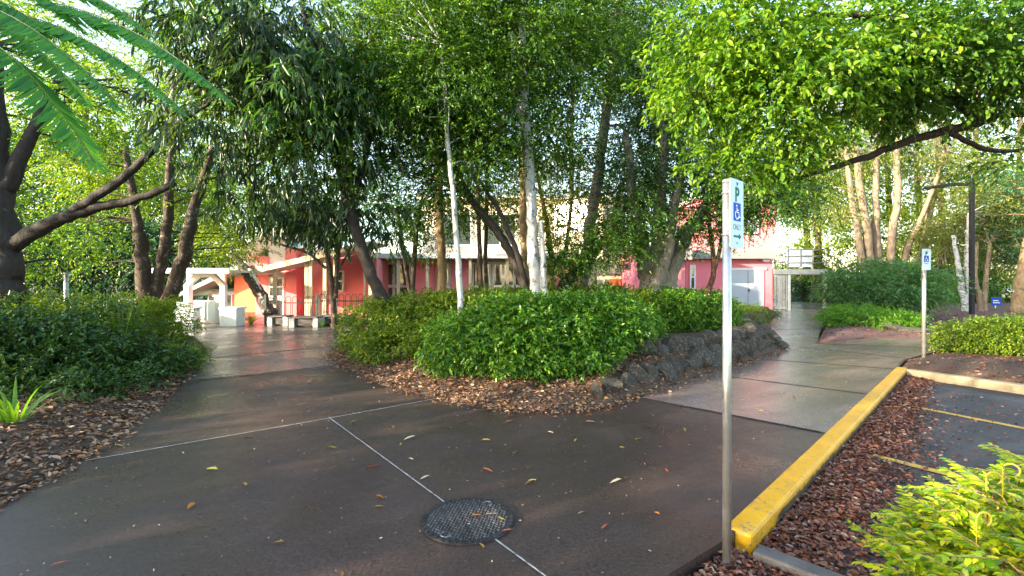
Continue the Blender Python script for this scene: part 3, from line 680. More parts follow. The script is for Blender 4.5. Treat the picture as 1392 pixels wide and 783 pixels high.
MB().box((x0 + x1) / 2 + .03, (x0 + x1) / 2 + .06, YC - .09, YC - .046, .95, 1.12).build('handle', M['black'], gd)
MB().box(x0 - .1, x1 + .1, YC - .07, YC - .003, z1 + .003, z1 + .1).build('door_head', M['white'], wC)
b = P(1042, 350, YC - .3); MB().prism([(b[0] - .16, 2.55), (b[0] + .16, 2.55), (b[0] + .14, 2.68), (b[0] - .14, 2.68)], 'y', YC - .28, YC - .003).build('wall_light', M['white'], wC)
ac = part_box('meter_box', M['grey_steel'], wC, 963, 985, 396, 440, YC - .6, .55, 0)
# --- elevated deck with slatted screen
dk = empty('elevated_deck', (14.5, 25, 0)); tag(dk, 'grey steel deck on posts with railing over the walkway beside pink building', 'deck')
x0 = P(1051.5, 0, YC)[0]; x1 = P(1124, 0, YC)[0]; zt = XZ(0, 366, YC)[1]; zb = XZ(0, 373, YC)[1]
MB().box(x0, x1, YC - .1, YC + 4.2, zb, zt).build('platform', M['grey_steel'], dk)
for px, yy in ((1073, YC), (1122.5, YC), (1118, YC + 3.8), (1078, YC + 3.8)):
    xx = P(px, 0, YC)[0] if yy == YC else P(px, 0, YC)[0]; MB().box(xx - .07, xx + .07, yy, yy + .14, 0, zb - .003).build('post', M['galv'], dk)
MB().box(x0 + .03, P(1072, 0, YC)[0] - .05, YC + 2.2, YC + 2.3, 0, zb - .003).build('dark_interior_sheet', M['bench_dark'], dk)  # dark sheet added so the slat gaps read as shaded interior
sc_ = MB(); n = 9
xs0, xs1 = x0 + .05, P(1072, 0, YC)[0] - .1
for i in range(n):
    xx = xs0 + (xs1 - xs0) * i / (n - 1); sc_.box(xx - .013, xx + .013, YC + .02, YC + .06, .05, zb - .01)
sc_.box(xs0, xs1, YC + .063, YC + .1, .08, .14); sc_.box(xs0, xs1, YC + .063, YC + .1, zb - .1, zb - .03)
sc_.build('slat_screen', M['galv'], dk)
rl = MB(); zr = zt + 1.05
for z in (zt + .35, zt + .7, zr): rl.tube([(x0 + .05, YC, z), (x1 - .05, YC, z), (x1 - .05, YC + 4, z)], .025, 6)
for xx in np.linspace(x0 + .05, x1 - .05, 5): rl.tube([(xx, YC + .0, zt), (xx, YC + .0, zr)], .022, 6)
for yy in (YC + 1.3, YC + 2.6, YC + 4): rl.tube([(x1 - .05, yy, zt), (x1 - .05, yy, zr)], .022, 6)
rl.build('railing', M['grey_steel'], dk)
MB().box(P(1071, 0, YC)[0], P(1105, 0, YC)[0], YC + .05, YC + .09, zt + .12, zr - .02).build('railing_panel', M['grey_door'], dk)

# --- white entrance portal and gate
YG = 17.0
pt = empty('entrance_portal', (P(280, 0, YG)[0], YG, 0)); tag(pt, 'white steel entrance portal with chamfered arch and flat roof at far left', 'portal')
def arch(Yo, name):
    x0, x1 = P(252, 0, YG)[0], P(307, 0, YG)[0]; zt_ = XZ(0, 371, YG)[1]; c_ = .42; w = .16
    mb = MB()
    for dx in (0,):
        pts = [(x0, 0), (x0, zt_ - c_), (x0 + c_, zt_), (x1 - c_, zt_), (x1, zt_ - c_), (x1, 0)]
        inn = [(x0 + w, 0), (x0 + w, zt_ - c_ - w * .4), (x0 + c_ + w * .4, zt_ - w), (x1 - c_ - w * .4, zt_ - w), (x1 - w, zt_ - c_ - w * .4), (x1 - w, 0)]
        for i in range(5): mb.prism([pts[i], pts[i + 1], inn[i + 1], inn[i]], 'y', Yo - .09, Yo + .09)
    return mb.build(name, M['white'], pt)
arch(YG, 'arch')
for px in (256, 302): MB().box(P(px, 0, YG + 3)[0] - .08, P(px, 0, YG + 3)[0] + .08, YG + 3, YG + 3.16, 0, XZ(0, 371, YG)[1]).build('post', M['white'], pt)
x0 = P(232, 0, YG)[0]; x1 = P(330, 0, YG)[0]; z0 = XZ(0, 371, YG)[1]
MB().box(x0, x1, YG - .8, YG + 3.8, z0 + .01, z0 + .09).build('roof', M['soffit'], pt)
MB().box(x0 - .04, x1 + .04, YG - .9, YG - .803, z0 - .02, z0 + .15).build('gutter', M['white'], pt)
bx = MB().prism([(P(322, 0, YG)[0], 2.0), (P(329, 0, YG)[0], 2.0), (P(358, 0, YG)[0], .6), (P(351, 0, YG)[0], .6)], 'y', YG + .5, YG + .64).build('diagonal_brace', M['white'], pt)
MB().box(P(351, 0, YG)[0], P(357, 0, YG)[0], YG + .5, YG + .64, 0, .62).build('brace_post', M['white'], pt)
def pillar(label, px0, px1, py0, Y):
    x0, z1 = XZ(px0, py0, Y); x1 = P(px1, 0, Y)[0]; o = empty('gate_pillar', ((x0 + x1) / 2, Y, 0)); tag(o, label, 'pillar'); w = (x1 - x0) / 2
    MB().box(-w, w, 0, 2 * w, 0, z1 - .07, .008).build('shaft', M['bluewhite'], o, True); MB().box(-w - .04, w + .04, -.04, 2 * w + .04, z1 - .067, z1, .01).build('cap', M['bluewhite'], o, True)
pillar('low grey-blue gate pillar at the left foot of the white portal', 248, 263, 418, 16.6)
pillar('wide pale blue gate pillar at the right foot of the white portal', 299, 321, 418, 16.3)
pillar('taller slim pale gate pillar behind the wide pale blue one', 291, 302, 401, 17.6)
gt = empty('white_gate', (P(280, 0, YG + .4)[0], YG + .4, 0)); tag(gt, 'white vertical slat gate between the pillars under the portal', 'gate')
x0, x1 = P(263, 0, 17.4)[0], P(293, 0, 17.4)[0]
mb = MB()
for xx in np.linspace(x0 + .04, x1 - .04, 18): mb.box(xx - .016, xx + .016, 17.38, 17.41, .1, .80)
mb.build('slats', M['bluewhite'], gt)
MB().box(x0, x1, 17.413, 17.46, .78, .84).box(x0, x1, 17.413, 17.46, .06, .12).box((x0 + x1) / 2 - .03, (x0 + x1) / 2 + .03, 17.34, 17.377, .06, .84).build('gate_frame', M['white'], gt)
fw = empty('white_fence', (P(235, 0, 17.5)[0], 17.5, 0)); tag(fw, 'white slat fence running left from the portal behind tree trunks', 'fence')
x0, x1 = P(205, 0, 17.5)[0], P(248, 0, 17.5)[0]; mb = MB()
for xx in np.linspace(x0, x1, 24): mb.box(xx - .022, xx + .022, 17.5, 17.53, .05, .78)
mb.build('slats', M['bluewhite'], fw); MB().box(x0, x1, 17.533, 17.57, .70, .76).box(x0, x1, 17.533, 17.57, .1, .16).build('rails', M['bluewhite'], fw)
# hoop-top fence
def hoop_fence(label, px0, px1, Y, h, posts):
    x0, x1 = P(px0, 0, Y)[0], P(px1, 0, Y)[0]; o = empty('hoop_fence', ((x0 + x1) / 2, Y, 0)); tag(o, label, 'fence', 'black hoop-top fence panels')
    mb = MB(); n = int((x1 - x0) / .22)
    for i in range(n):
        a = x0 + (i + .1) * (x1 - x0) / n; b_ = x0 + (i + .85) * (x1 - x0) / n; r = (b_ - a) / 2
        pts = [(a, Y, .08)] + [((a + b_) / 2 - r * math.cos(t), Y, h - r + r * math.sin(t)) for t in np.linspace(0, math.pi, 7)] + [(b_, Y, .08)]
        mb.tube(pts, .010, 5)
    mb.build('hoops', M['black'], o)
    MB().box(x0, x1, Y - .02, Y + .02, .12, .16).box(x0, x1, Y - .02, Y + .02, h - .26, h - .22).build('rails', M['black'], o)
    for px in posts:
        xx = P(px, 0, Y)[0]; MB().box(xx - .035, xx + .035, Y - .06, Y - .022, 0, h + .06).build('post', M['dark_green'], o)
hoop_fence('black hoop-top fence between the leaning dead trunk and thin forked tree', 361, 432, 17.2, 1.0, (361.5, 431))
hoop_fence('black hoop-top fence running from the thin forked tree behind the hedge', 434, 512, 17.0, 1.08, (435, 511))
def bench(label, px0, px1, Y):
    x0, x1 = P(px0, 0, Y)[0], P(px1, 0, Y)[0]; o = empty('concrete_bench', ((x0 + x1) / 2, Y, 0)); tag(o, label, 'bench'); w = (x1 - x0) / 2
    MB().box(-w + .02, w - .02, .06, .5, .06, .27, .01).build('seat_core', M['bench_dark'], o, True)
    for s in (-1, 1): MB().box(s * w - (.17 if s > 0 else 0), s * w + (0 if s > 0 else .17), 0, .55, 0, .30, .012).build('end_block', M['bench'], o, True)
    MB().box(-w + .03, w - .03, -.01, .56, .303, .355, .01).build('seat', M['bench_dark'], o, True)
bench('low concrete bench with dark seat beside the green fence post at left', 363, 391, 16.4)
bench('low concrete bench with dark seat in the middle of the bench row', 393, 432, 15.9)
bench('low concrete bench half behind the thin forked tree', 434, 475, 16.6)

# ================================================================== ROCKS
def rock_mesh():
    bm = bmesh.new(); bmesh.ops.create_icosphere(bm, subdivisions=3, radius=1)
    for _ in range(9):
        n = Vector(rng.normal(size=3)).normalized(); d = rng.uniform(.45, .8)
        for v in bm.verts:
            k = v.co.dot(n) - d
            if k > 0: v.co -= n * k * .94
    for v in bm.verts: v.co *= 1 + rng.uniform(-.025, .025)
    me = bpy.data.meshes.new('rock'); bm.to_mesh(me); bm.free(); me.materials.append(M['rock']); return me
RM = [rock_mesh() for _ in range(8)]
def rock(x, y, z, sx_, sy_, sz_, label, group):
    o = bpy.data.objects.new('boulder', RM[int(rng.integers(8))]); col.objects.link(o); o.location = (x, y, z); o.scale = (sx_, sy_, sz_)
    o.rotation_euler = (rng.uniform(-.3, .3), rng.uniform(-.3, .3), rng.uniform(0, 6.28)); tag(o, label, 'rock', group); return o
edge = np.array([(1.25, 6.12), (1.64, 6.55), (2.52, 7.38), (3.69, 8.52), (4.99, 9.78), (6.12, 11.0)])
def along(poly, t):
    seg = np.linalg.norm(np.diff(poly, axis=0), axis=1); s = t * seg.sum()
    for i, l_ in enumerate(seg):
        if s <= l_ or i == len(seg) - 1: return poly[i] + (poly[i + 1] - poly[i]) * s / l_, (poly[i + 1] - poly[i]) / l_
        s -= l_
LB = 'dark lichen spotted boulder in the retaining edge below the island hedge'
for i in range(22):
    q, t = along(edge, i / 21); n = np.array([-t[1], t[0]]); s = rng.uniform(.20, .32) * (.62 + .38 * min(1, i / 6))
    rock(q[0] + n[0] * .16, q[1] + n[1] * .16, .13 + rng.uniform(0, .06), s, s * .85, s * rng.uniform(.85, 1.2) , LB, 'boulders of the retaining edge')
    if i > 4:
        rock(q[0] + n[0] * .40, q[1] + n[1] * .40, .42 + rng.uniform(-.04, .06), s * .95, s * .8, s * .75, LB, 'boulders of the retaining edge')
edge2 = np.array([(6.2, 11.05), (6.6, 12.2), (7.3, 14.1), (8.5, 16.3), (9.8, 18.6)])
LB2 = 'rough grey stone bordering the left side of the rear walkway'
for i in range(22):
    q, t = along(edge2, i / 21); n = np.array([-t[1], t[0]]); s = rng.uniform(.16, .26)
    rock(q[0] + n[0] * .1, q[1] + n[1] * .1, .1, s * 1.1, s, s * .8, LB2, 'stones along the rear walkway')
    rock(q[0] + n[0] * .45, q[1] + n[1] * .45, .32, s, s, s * .7, LB2, 'stones along the rear walkway')
for px, py, s in ((1195, 452, .3), (1217, 449, .26), (1235, 455, .34), (1250, 450, .28), (1262, 457, .3), (1275, 452, .32), (1228, 444, .25)):
    x, y = G(px, py); rock(x, y + .5, .12, s * 1.4, s, s * .5, 'flat dark slab rock beside the far small parking sign', 'flat rocks by the far sign')

# ================================================================== LEAF LITTER
def inside(poly, pts):
    poly = np.array(poly); x, y = pts[:, 0], pts[:, 1]; r = np.zeros(len(pts), bool); j = len(poly) - 1
    for i in range(len(poly)):
        xi, yi = poly[i]; xj, yj = poly[j]
        c_ = ((yi > y) != (yj > y)) & (x < (xj - xi) * (y - yi) / (yj - yi + 1e-12) + xi); r ^= c_; j = i
    return r
def litter(name, pts, z, m, size, tilt=.45):
    n = len(pts); base = np.column_stack([pts, z + rng.uniform(0, .02, n)])
    a = rng.uniform(0, 2 * np.pi, n); d = np.column_stack([np.cos(a), np.sin(a), rng.normal(size=n) * tilt * .5])
    nn = rng.normal(size=(n, 3)) * tilt; nn[:, 2] += 1
    ln = size * rng.uniform(.5, 1.5, n)
    V, f, s = leaf_geo(base, d, nn, ln, ln * rng.uniform(.3, .65, n), .2, .18, 1)
    o = link(name, mesh_np(name, V, f, s), m); o['kind'] = 'stuff'; return o
def bvh_z(objs, pts):
    from mathutils.bvhtree import BVHTree
    T = []
    for o in objs:
        T.append(BVHTree.FromPolygons([v.co[:] for v in o.data.vertices], [p.vertices[:] for p in o.data.polygons]))
    z = np.full(len(pts), np.nan)
    for i, q in enumerate(pts):
        for t in T:
            h = t.ray_cast(Vector((q[0], q[1], 3)), Vector((0, 0, -1)))
            if h[0] is not None: z[i] = h[0].z if np.isnan(z[i]) else max(z[i], h[0].z)
    return z
beds = [o for o in bpy.data.objects if o.name.startswith('planting_bed')]
c_ = np.column_stack([rng.uniform(-4.2, 4.5, 70000), rng.uniform(5.7, 12, 70000)])
c_ = c_[inside(island, c_)]; c_ = c_[(c_[:, 1] < 9.3) | (c_[:, 0] < -2)][:20000]; z = bvh_z(beds, c_); ok = ~np.isnan(z)
litter('leaf_litter', c_[ok], z[ok], L['litter'], .055)
c_ = np.column_stack([rng.uniform(-8, -3.2, 24000), rng.uniform(2.4, 9.5, 24000)]); z = bvh_z(beds, c_); ok = ~np.isnan(z)
litter('leaf_litter', c_[ok][:18000], z[ok][:18000], L['litter'], .06)
s_ = rng.uniform(.0, 7.9, 16000); o_ = np.abs(rng.normal(size=16000)) * (.12 + .20 * np.clip(1 - s_ / 8, .15, 1)); 
c_ = np.column_stack([1.495 + s_ * .707 + o_ * .707, 2.965 + s_ * .707 - o_ * .707]); 
la = np.array(G(1186, 619, -.13)); lb = np.array([3.56 + .9, 4.69 - 1.3]); ld = (lb - la) / np.linalg.norm(lb - la); rel = c_ - la
ok = (c_[:, 0] > 1.5) & ~((np.abs(rel[:, 0] * -ld[1] + rel[:, 1] * ld[0]) < .065) & (rel @ ld > -.02)); o_ = o_
litter('leaf_litter', c_[ok], -.128 + rng.uniform(0, .035, ok.sum()) * np.exp(-o_[ok] * 2.5), L['litter_red'], .042)
c_ = np.column_stack([rng.uniform(2.0, 6.8, 1500), rng.uniform(3, 7.4, 1500)]); c_ = c_[(c_[:, 0] - c_[:, 1] > -1.3)]
litter('leaf_litter', c_, np.full(len(c_), -.127), L['litter_red'], .04)
c_ = np.column_stack([rng.uniform(.5, 3, 16000), rng.uniform(1.6, 3, 16000)]); z = bvh_z(beds, c_); ok = ~np.isnan(z) & (z < -.02)
litter('leaf_litter', c_[ok], z[ok], L['litter_red'], .035)
c_ = np.column_stack([rng.uniform(7, 13, 2600), rng.uniform(5, 11.5, 2600)]); z = bvh_z(beds, c_); ok = ~np.isnan(z)
litter('leaf_litter', c_[ok], z[ok], L['litter_red'], .055)
c_ = np.column_stack([rng.uniform(8, 20, 4500), rng.uniform(12, 21, 4500)]); z = bvh_z(beds, c_); ok = ~np.isnan(z)
litter('leaf_litter', c_[ok], z[ok], L['litter_red'], .06)
E = np.array(island[:14]); c_ = np.concatenate([a + (b - a) * rng.uniform(0, 1, (95, 1)) for a, b in zip(E[:-1], E[1:])]); q_ = np.array([1.0, 11.0]); c_ = c_ + unit(c_ - q_) * np.abs(rng.normal(size=(len(c_), 1))) * .12
litter('leaf_spill', c_, np.full(len(c_), .014), L['litter'], .045)
E = np.array([(-3.4, 2), (-3.67, 3.43), (-3.83, 4.24), (-4.04, 4.95), (-4.92, 6.93), (-6.09, 9.29)]); c_ = np.concatenate([a + (b - a) * rng.uniform(0, 1, (110, 1)) for a, b in zip(E[:-1], E[1:])]); c_[:, 0] += np.abs(rng.normal(size=len(c_))) * .07
litter('leaf_spill', c_, np.full(len(c_), .014), L['litter'], .045)
# crumbs of leaf and bark too small to count, strewn over the pavement
c_ = np.column_stack([rng.uniform(-7, 6, 2600), rng.uniform(2.2, 10, 2600)]); c_ = c_[(c_[:, 0] - c_[:, 1] < -1.95) & (c_[:, 0] > -.65 * c_[:, 1] - 1.0) & ~inside(island, c_)]
litter('leaf_crumbs', c_, np.full(len(c_), .008), L['bits'], .014, .3)
# single leaves lying on the pavement
FM = []
for i in range(6):
    V, f, s = leaf_geo(np.array([[-.035, 0, .006]]), np.array([[1., 0, .05]]), np.array([[.1, .3 * (-1) ** i, 1.]]), [.075 + .01 * i], [.03 - .002 * i], .12, .25, 1)
    me = mesh_np('fallen_leaf', V, f, s); me.materials.append(M.get('x%d' % i) or pbr('fallen_leaf_tone_%d' % i, [(.50, .17, .03), (.50, .30, .06), (.45, .38, .05), (.34, .15, .07), (.55, .42, .25), (.40, .09, .03)][i], .5, var=.3, scale=30)); FM.append(me)
spots = [(338, 597), (333, 661), (513, 691), (722, 657), (788, 700), (512, 636), (535, 582), (783, 600), (867, 599), (700, 617), (560, 626), (660, 640), (515, 678), (655, 745), (450, 610),
         (350, 560), (160, 607), (75, 770), (465, 783), (845, 610), (725, 655), (630, 575), (560, 596), (905, 640), (893, 700), (985, 560), (1035, 560), (800, 575), (240, 560), (395, 545), (420, 520), (330, 535),
         (290, 640), (185, 650), (750, 590), (690, 575), (610, 610), (660, 600), (930, 585), (700, 640), (580, 650), (430, 655), (260, 690), (380, 740), (545, 605), (480, 575), (840, 655), (820, 720), (1010, 545), (1080, 540), (1150, 520)]
for i, (px, py) in enumerate(spots):
    x, y = G(px, py); o = bpy.data.objects.new('fallen_leaf', FM[i % 6]); col.objects.link(o); o.location = (x, y, .010); o.rotation_euler[2] = rng.uniform(0, 6.28); sc = rng.uniform(.55, 1.3); o.scale = (sc,) * 3
    tag(o, 'small dry fallen leaf lying on the damp pavement', 'leaf', 'fallen leaves on the pavement')
for i, (px, py, t) in enumerate(((648, 702, 0), (664, 700, 4), (680, 705, 2), (686, 722, 5))):
    x, y = G(px, py, .02); o = bpy.data.objects.new('fallen_leaf', FM[t]); col.objects.link(o); o.location = (x, y, .02); o.rotation_euler[2] = (.2, .3, -.5, .4)[i]; o.scale = ((1.1, .95, .8, .7)[i],) * 3
    tag(o, ('long orange leaf lying on the manhole cover', 'pale tan leaf lying on the manhole cover', 'yellow leaf near the right rim of the manhole cover', 'small red-orange leaf at the manhole edge')[i], 'leaf')

# ================================================================== HEDGES AND SHRUBS
shrub('glossy_shrub', 'broad dark green glossy shrub at the front of the island bed', [B(640, 468, 7.6, 62, 42, .7), B(705, 455, 7.5, 75, 52, .9, 1.3), B(775, 455, 7.6, 72, 50, .9, 1.3), B(830, 440, 7.9, 48, 42, .8), B(720, 480, 7.0, 70, 30, .5), B(790, 478, 7.1, 40, 28, .5)],
      L['hedge'], 860, 9, .12, .15, 7, .062, .52, 40, droop=.2, shape=1, shell=.17, ldroop=.25, zmin=.14, gz=.1)
shrub('clipped_hedge', 'fine leaved clipped hedge around the leaning trunk at left of the island', [B(520, 448, 10.2, 55, 42, 1.0), B(580, 440, 10.2, 70, 42, 1.3), B(650, 425, 10.8, 75, 30, 1.4), B(540, 470, 9.0, 55, 28, .7), B(600, 468, 8.8, 45, 30, .6)],
      L['hedge_small'], 900, 9, .13, .14, 7, .05, .52, 30, droop=.1, shell=.16, zmin=.12, gz=.1)
shrub('clipped_hedge', 'low hedge running behind the white trunk and glossy shrub', [B(720, 415, 12, 70, 22, 1.2), B(800, 412, 12, 80, 24, 1.3), B(860, 425, 11, 35, 28, 1.0)],
      L['hedge_small'], 560, 9, .14, .15, 7, .055, .5, 16, droop=.1, shell=.17, zmin=.2, gz=.2)
shrub('rounded_hedge', 'rounded dark hedge behind the boulders at right of the island', [B(905, 425, 11.6, 52, 34, 1.1), B(955, 428, 11.8, 45, 30, 1.0), B(870, 445, 10, 28, 30, .6)],
      L['hedge'], 560, 9, .13, .14, 7, .055, .5, 20, droop=.1, shell=.16, zmin=.3, gz=.3)
shrub('small_yellow_shrub', 'small bright yellow-green clipped shrub before the grey double door', [B(1012, 421, 18, 22, 8, .6)], L['lime'], 50, 9, .12, .15, 6, .05, .5, 6, zmin=0)
shrub('ground_cover_plant', 'pale loose ground cover plant above the rear walkway stones', [B(1010, 432, 15.5, 26, 9, .9), B(1042, 428, 18, 14, 7, .7), B(1000, 448, 13.2, 22, 7, .6)], L['olive'], 80, 8, .15, .2, 6, .07, .3, 6, zmin=.1)
# left bed
shrub('dark_shrub', 'large dark green shrub filling the left edge beside the path', [B(40, 490, 6.5, 100, 62, .9, 1.4), B(120, 470, 7.2, 60, 58, .9), B(-40, 480, 6.2, 80, 70, 1.0), B(50, 545, 5.6, 85, 34, .5), B(150, 530, 6.3, 50, 30, .5), B(205, 500, 7.6, 40, 34, .6)],
      L['hedge_dark'], 520, 9, .15, .18, 7, .062, .46, 40, droop=.2, shape=1, shell=.3, zmin=.12, gz=.1)
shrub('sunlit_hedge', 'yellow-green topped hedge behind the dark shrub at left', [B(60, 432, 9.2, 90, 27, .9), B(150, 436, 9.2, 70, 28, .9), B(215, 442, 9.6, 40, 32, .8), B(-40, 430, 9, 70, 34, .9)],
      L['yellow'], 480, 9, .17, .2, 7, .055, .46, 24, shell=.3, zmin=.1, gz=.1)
shrub('low_shrub', 'low spreading small leaved shrub at the path edge below the left hedge', [B(215, 495, 8.3, 52, 22, .7), B(180, 512, 7.4, 40, 20, .5), B(240, 488, 9, 28, 15, .5)],
      L['hedge_small'], 220, 9, .13, .16, 7, .04, .55, 14, shell=.3, zmin=.08, gz=.06)
# right
shrub('feathery_bush', 'big feathery blue-green bush right of the elevated deck', [B(1195, 390, 18, 62, 32, 1.8, 1.3), B(1240, 390, 18, 36, 28, 1.4), B(1155, 398, 18.5, 26, 22, 1.2)], L['feather'], 230, 9, .36, .45, 9, .13, .26, 24, droop=.4, flat=.5, shell=.35)
shrub('fern_ground_cover', 'bright green low ferny ground cover in front of the feathery bush', [B(1180, 433, 15.5, 54, 13, 1.2), B(1150, 430, 16.5, 26, 12, .9), B(1215, 437, 15, 22, 10, .8)], L['fern'], 200, 9, .18, .26, 8, .09, .35, 8, zmin=.1, flat=.6)
shrub('clipped_hedge', 'rounded green hedge behind the sandy kerb at the right edge', [B(1330, 462, 10, 46, 24, .8), B(1385, 460, 9.6, 55, 26, .9), B(1440, 458, 9.4, 50, 28, .9)], L['hedge_small'], 560, 9, .12, .13, 7, .05, .5, 16, shell=.17, zmin=.1)

# strappy plants
def straps(name, label, c, n, h, spread, w, m, bend=.7):
    mb = MB(); o = empty(name, c); tag(o, label, 'plant')
    for i in range(n):
        a = rng.uniform(0, 6.28); L_ = h * rng.uniform(.7, 1.15); sp = spread * rng.uniform(.3, 1)
        pts = []
        for t in np.linspace(0, 1, 7):
            r = sp * t ** 1.5; z_ = L_ * (t - bend * .45 * t ** 3 * (sp / spread)); pts.append(Vector((math.cos(a) * (r + .03), math.sin(a) * (r + .03), z_)))
        sd = Vector((-math.sin(a), math.cos(a), 0)); prev = None
        for k_, q in enumerate(pts):
            ww = w * (1 - (k_ / 6) ** 2 * .92) / 2
            cur = (mb.bm.verts.new(q - sd * ww), mb.bm.verts.new(q + Vector((0, 0, -.25 * ww))), mb.bm.verts.new(q + sd * ww))
            if prev:
                mb.bm.faces.new((prev[0], prev[1], cur[1], cur[0])); mb.bm.faces.new((prev[1], prev[2], cur[2], cur[1]))
            prev = cur
    mb.build('blades', m, o, True); return o
q = P(165, 505, 7.4); straps('strappy_plant', 'tall upright strap leaved clump in the middle of the left bed', (q[0], q[1], .15), 80, 1.15, .55, .025, L['strap'], .5)
q = G(10, 600, .12); straps('lily_clump', 'arching green lily clump at the lower left edge among dry leaves', (q[0] - .2, q[1] + .25, .1), 20, .62, .62, .045, L['fern'], 1.3)
q = G(335, 441); straps('grass_clump', 'dry yellowish grass clump at foot of the leaning dead trunk', (q[0], q[1] + .3, 0), 160, .5, .9, .012, L['olive'], 1.2)
q = G(438, 445); straps('grass_clump', 'small green grass tuft at the foot of the thin forked tree', (q[0], q[1], 0), 60, .3, .35, .012, L['fern'], 1.2)

# bright foreground bush: pinnate sprays, curling yellow tips
def pinnate_bush():
    root = empty('lime_bush', (2.35, 2.05, -.05)); tag(root, 'bright lime and yellow young bush with curling tips at the lower right corner', 'shrub')
    Bs, Ds, Ns, Ls = [], [], [], []; mb = MB(); tip_list = []; TM = leaf_mat('leaf_tip', [(.42, .36, .05), (.5, .45, .06)], .3)
    for i in range(400):
        a = rng.uniform(0, 6.28); r = rng.uniform(0, 1) ** .5 * .62; z1 = .74 - .42 * (r / .62) ** 2 + rng.uniform(-.13, .05)
        e = np.array([2.46 + math.cos(a) * r * 1.05, 2.1 + math.sin(a) * r * .85, z1 - .05]); s0 = np.array([2.46 + math.cos(a) * r * .35, 2.1 + math.sin(a) * r * .3, -.05 + z1 * .35])
        dr = unit((e - s0) + np.array([math.cos(a) * .25, math.sin(a) * .25, 0]))
        mb.tube([s0, (s0 + e) / 2 + np.array([0, 0, .04]), e], [.006, .005, .003], 5)
        for tw in range(4):
            o = s0 + (e - s0) * (.55 + .15 * tw); az = a + rng.uniform(-1.6, 1.6); d = np.array([math.cos(az), math.sin(az), rng.uniform(-.25, .5)]); d = d / np.linalg.norm(d); ln = rng.uniform(.14, .24)
            sd = np.cross(d, [0, 0, 1.]); sd /= np.linalg.norm(sd)
            mb.tube([o, o + d * ln * .5 + [0, 0, .01], o + d * ln], [.003, .002, .001], 4)
            for k_ in range(9):
                t = (k_ + 1) / 9.5
                for sg in (-1, 1):
                    Bs.append(o + d * ln * t); Ds.append(sd * sg * .8 + d * .75 + rng.normal(size=3) * .12); Ns.append(np.array([0, 0, 1.]) + rng.normal(size=3) * .3); Ls.append(.058 * (1 - .35 * t) * rng.uniform(.8, 1.2))
        if i % 14 == 0:
            h = rng.uniform(.08, .16); rr = rng.uniform(.018, .03); az = rng.uniform(0, 6.28); ax = np.array([math.cos(az), math.sin(az), 0])
            pts = [e, e + [0, 0, h * .5]] + [e + [0, 0, h] + ax * (rr - rr * math.cos(t)) + np.array([0, 0, rr * math.sin(t)]) for t in np.linspace(0, 4.3, 9)]
            MB().tube(pts, [.0025, .003] + [.0042] * 8 + [.002], 6).build('curled_tip', TM, root)
            for t in np.linspace(.3, 1, 5):
                for sg in (-1, 1):
                    Bs.append(e + [0, 0, h * t]); Ds.append(np.array([ax[1], -ax[0], .7]) * sg * np.array([1, 1, sg])); Ns.append(ax + rng.normal(size=3) * .3); Ls.append(.035)
    Ls = np.array(Ls); V, f, s = leaf_geo(np.array(Bs), np.array(Ds), np.array(Ns), Ls, Ls * .5, .15, .2, 1)
    link('foliage', mesh_np('foliage', V, f, s), L['lime'], root); mb.build('stems', M['bark_tan'], root)
pinnate_bush()

# ================================================================== TREES
# big dark trunk at the left edge
tree('shade_tree', 'thick dark trunk at left edge with long limbs reaching right', [[(8, 440, 9.0, 20), (8, 380, 9.0, 18), (5, 310, 9.0, 17), (-4, 200, 9.0, 14), (-10, 60, 9, 10)],
     [(14, 335, 9.0, 11), (60, 308, 8.9, 9), (120, 285, 8.8, 7), (180, 272, 8.8, 5.5), (238, 250, 8.8, 4)], [(75, 303, 8.9, 7), (130, 268, 8.7, 6), (190, 222, 8.6, 5), (240, 170, 8.6, 3.5), (285, 140, 8.6, 2)],
     [(4, 260, 9.0, 11), (45, 180, 9.2, 8), (80, 110, 9.4, 5)]],
     [B(50, 150, 10, 90, 70, 1.5), B(20, 40, 10, 90, 60, 1.5), B(60, 345, 11, 60, 30, 1), B(180, 140, 10, 90, 50, 1.2), B(-40, 260, 10, 40, 80, 1.5)], L['bright'], M['bark_dark'], 120, 10, .45, .4, 8, .08, .5, 26, .03)
tree('clump_tree', 'three dark stems rising together behind the left hedge', [[(200, 445, 13, 11), (197, 400, 13, 10), (192, 330, 13, 8), (186, 300, 13, 6), (170, 200, 13, 4)], [(214, 445, 13.1, 8), (214, 390, 13.1, 7.5), (224, 330, 13.1, 6.5), (234, 200, 13.2, 5), (238, 90, 13.2, 3)],
     [(222, 430, 12.8, 10), (238, 385, 12.7, 9), (256, 320, 12.6, 8), (268, 270, 12.6, 6), (290, 200, 12.6, 4)]],
     [B(150, 230, 14, 100, 50, 1.8), B(265, 265, 14.5, 85, 40, 1.6), B(300, 330, 14.5, 42, 28, 1), B(110, 310, 13, 60, 50, 1.2), B(230, 150, 14, 90, 60, 1.5), B(335, 270, 14, 40, 60, 1)], L['bright'], M['bark_brown'], 130, 10, .5, .4, 8, .085, .5, 26, .03, base=(P(205, 0, 13)[0], 13, 0), more=[([B(265, 275, 14.5, 75, 35, 1.4), B(150, 230, 14, 90, 50, 1.5), B(310, 325, 14, 40, 25, 1)], L['yellow'], 70)])
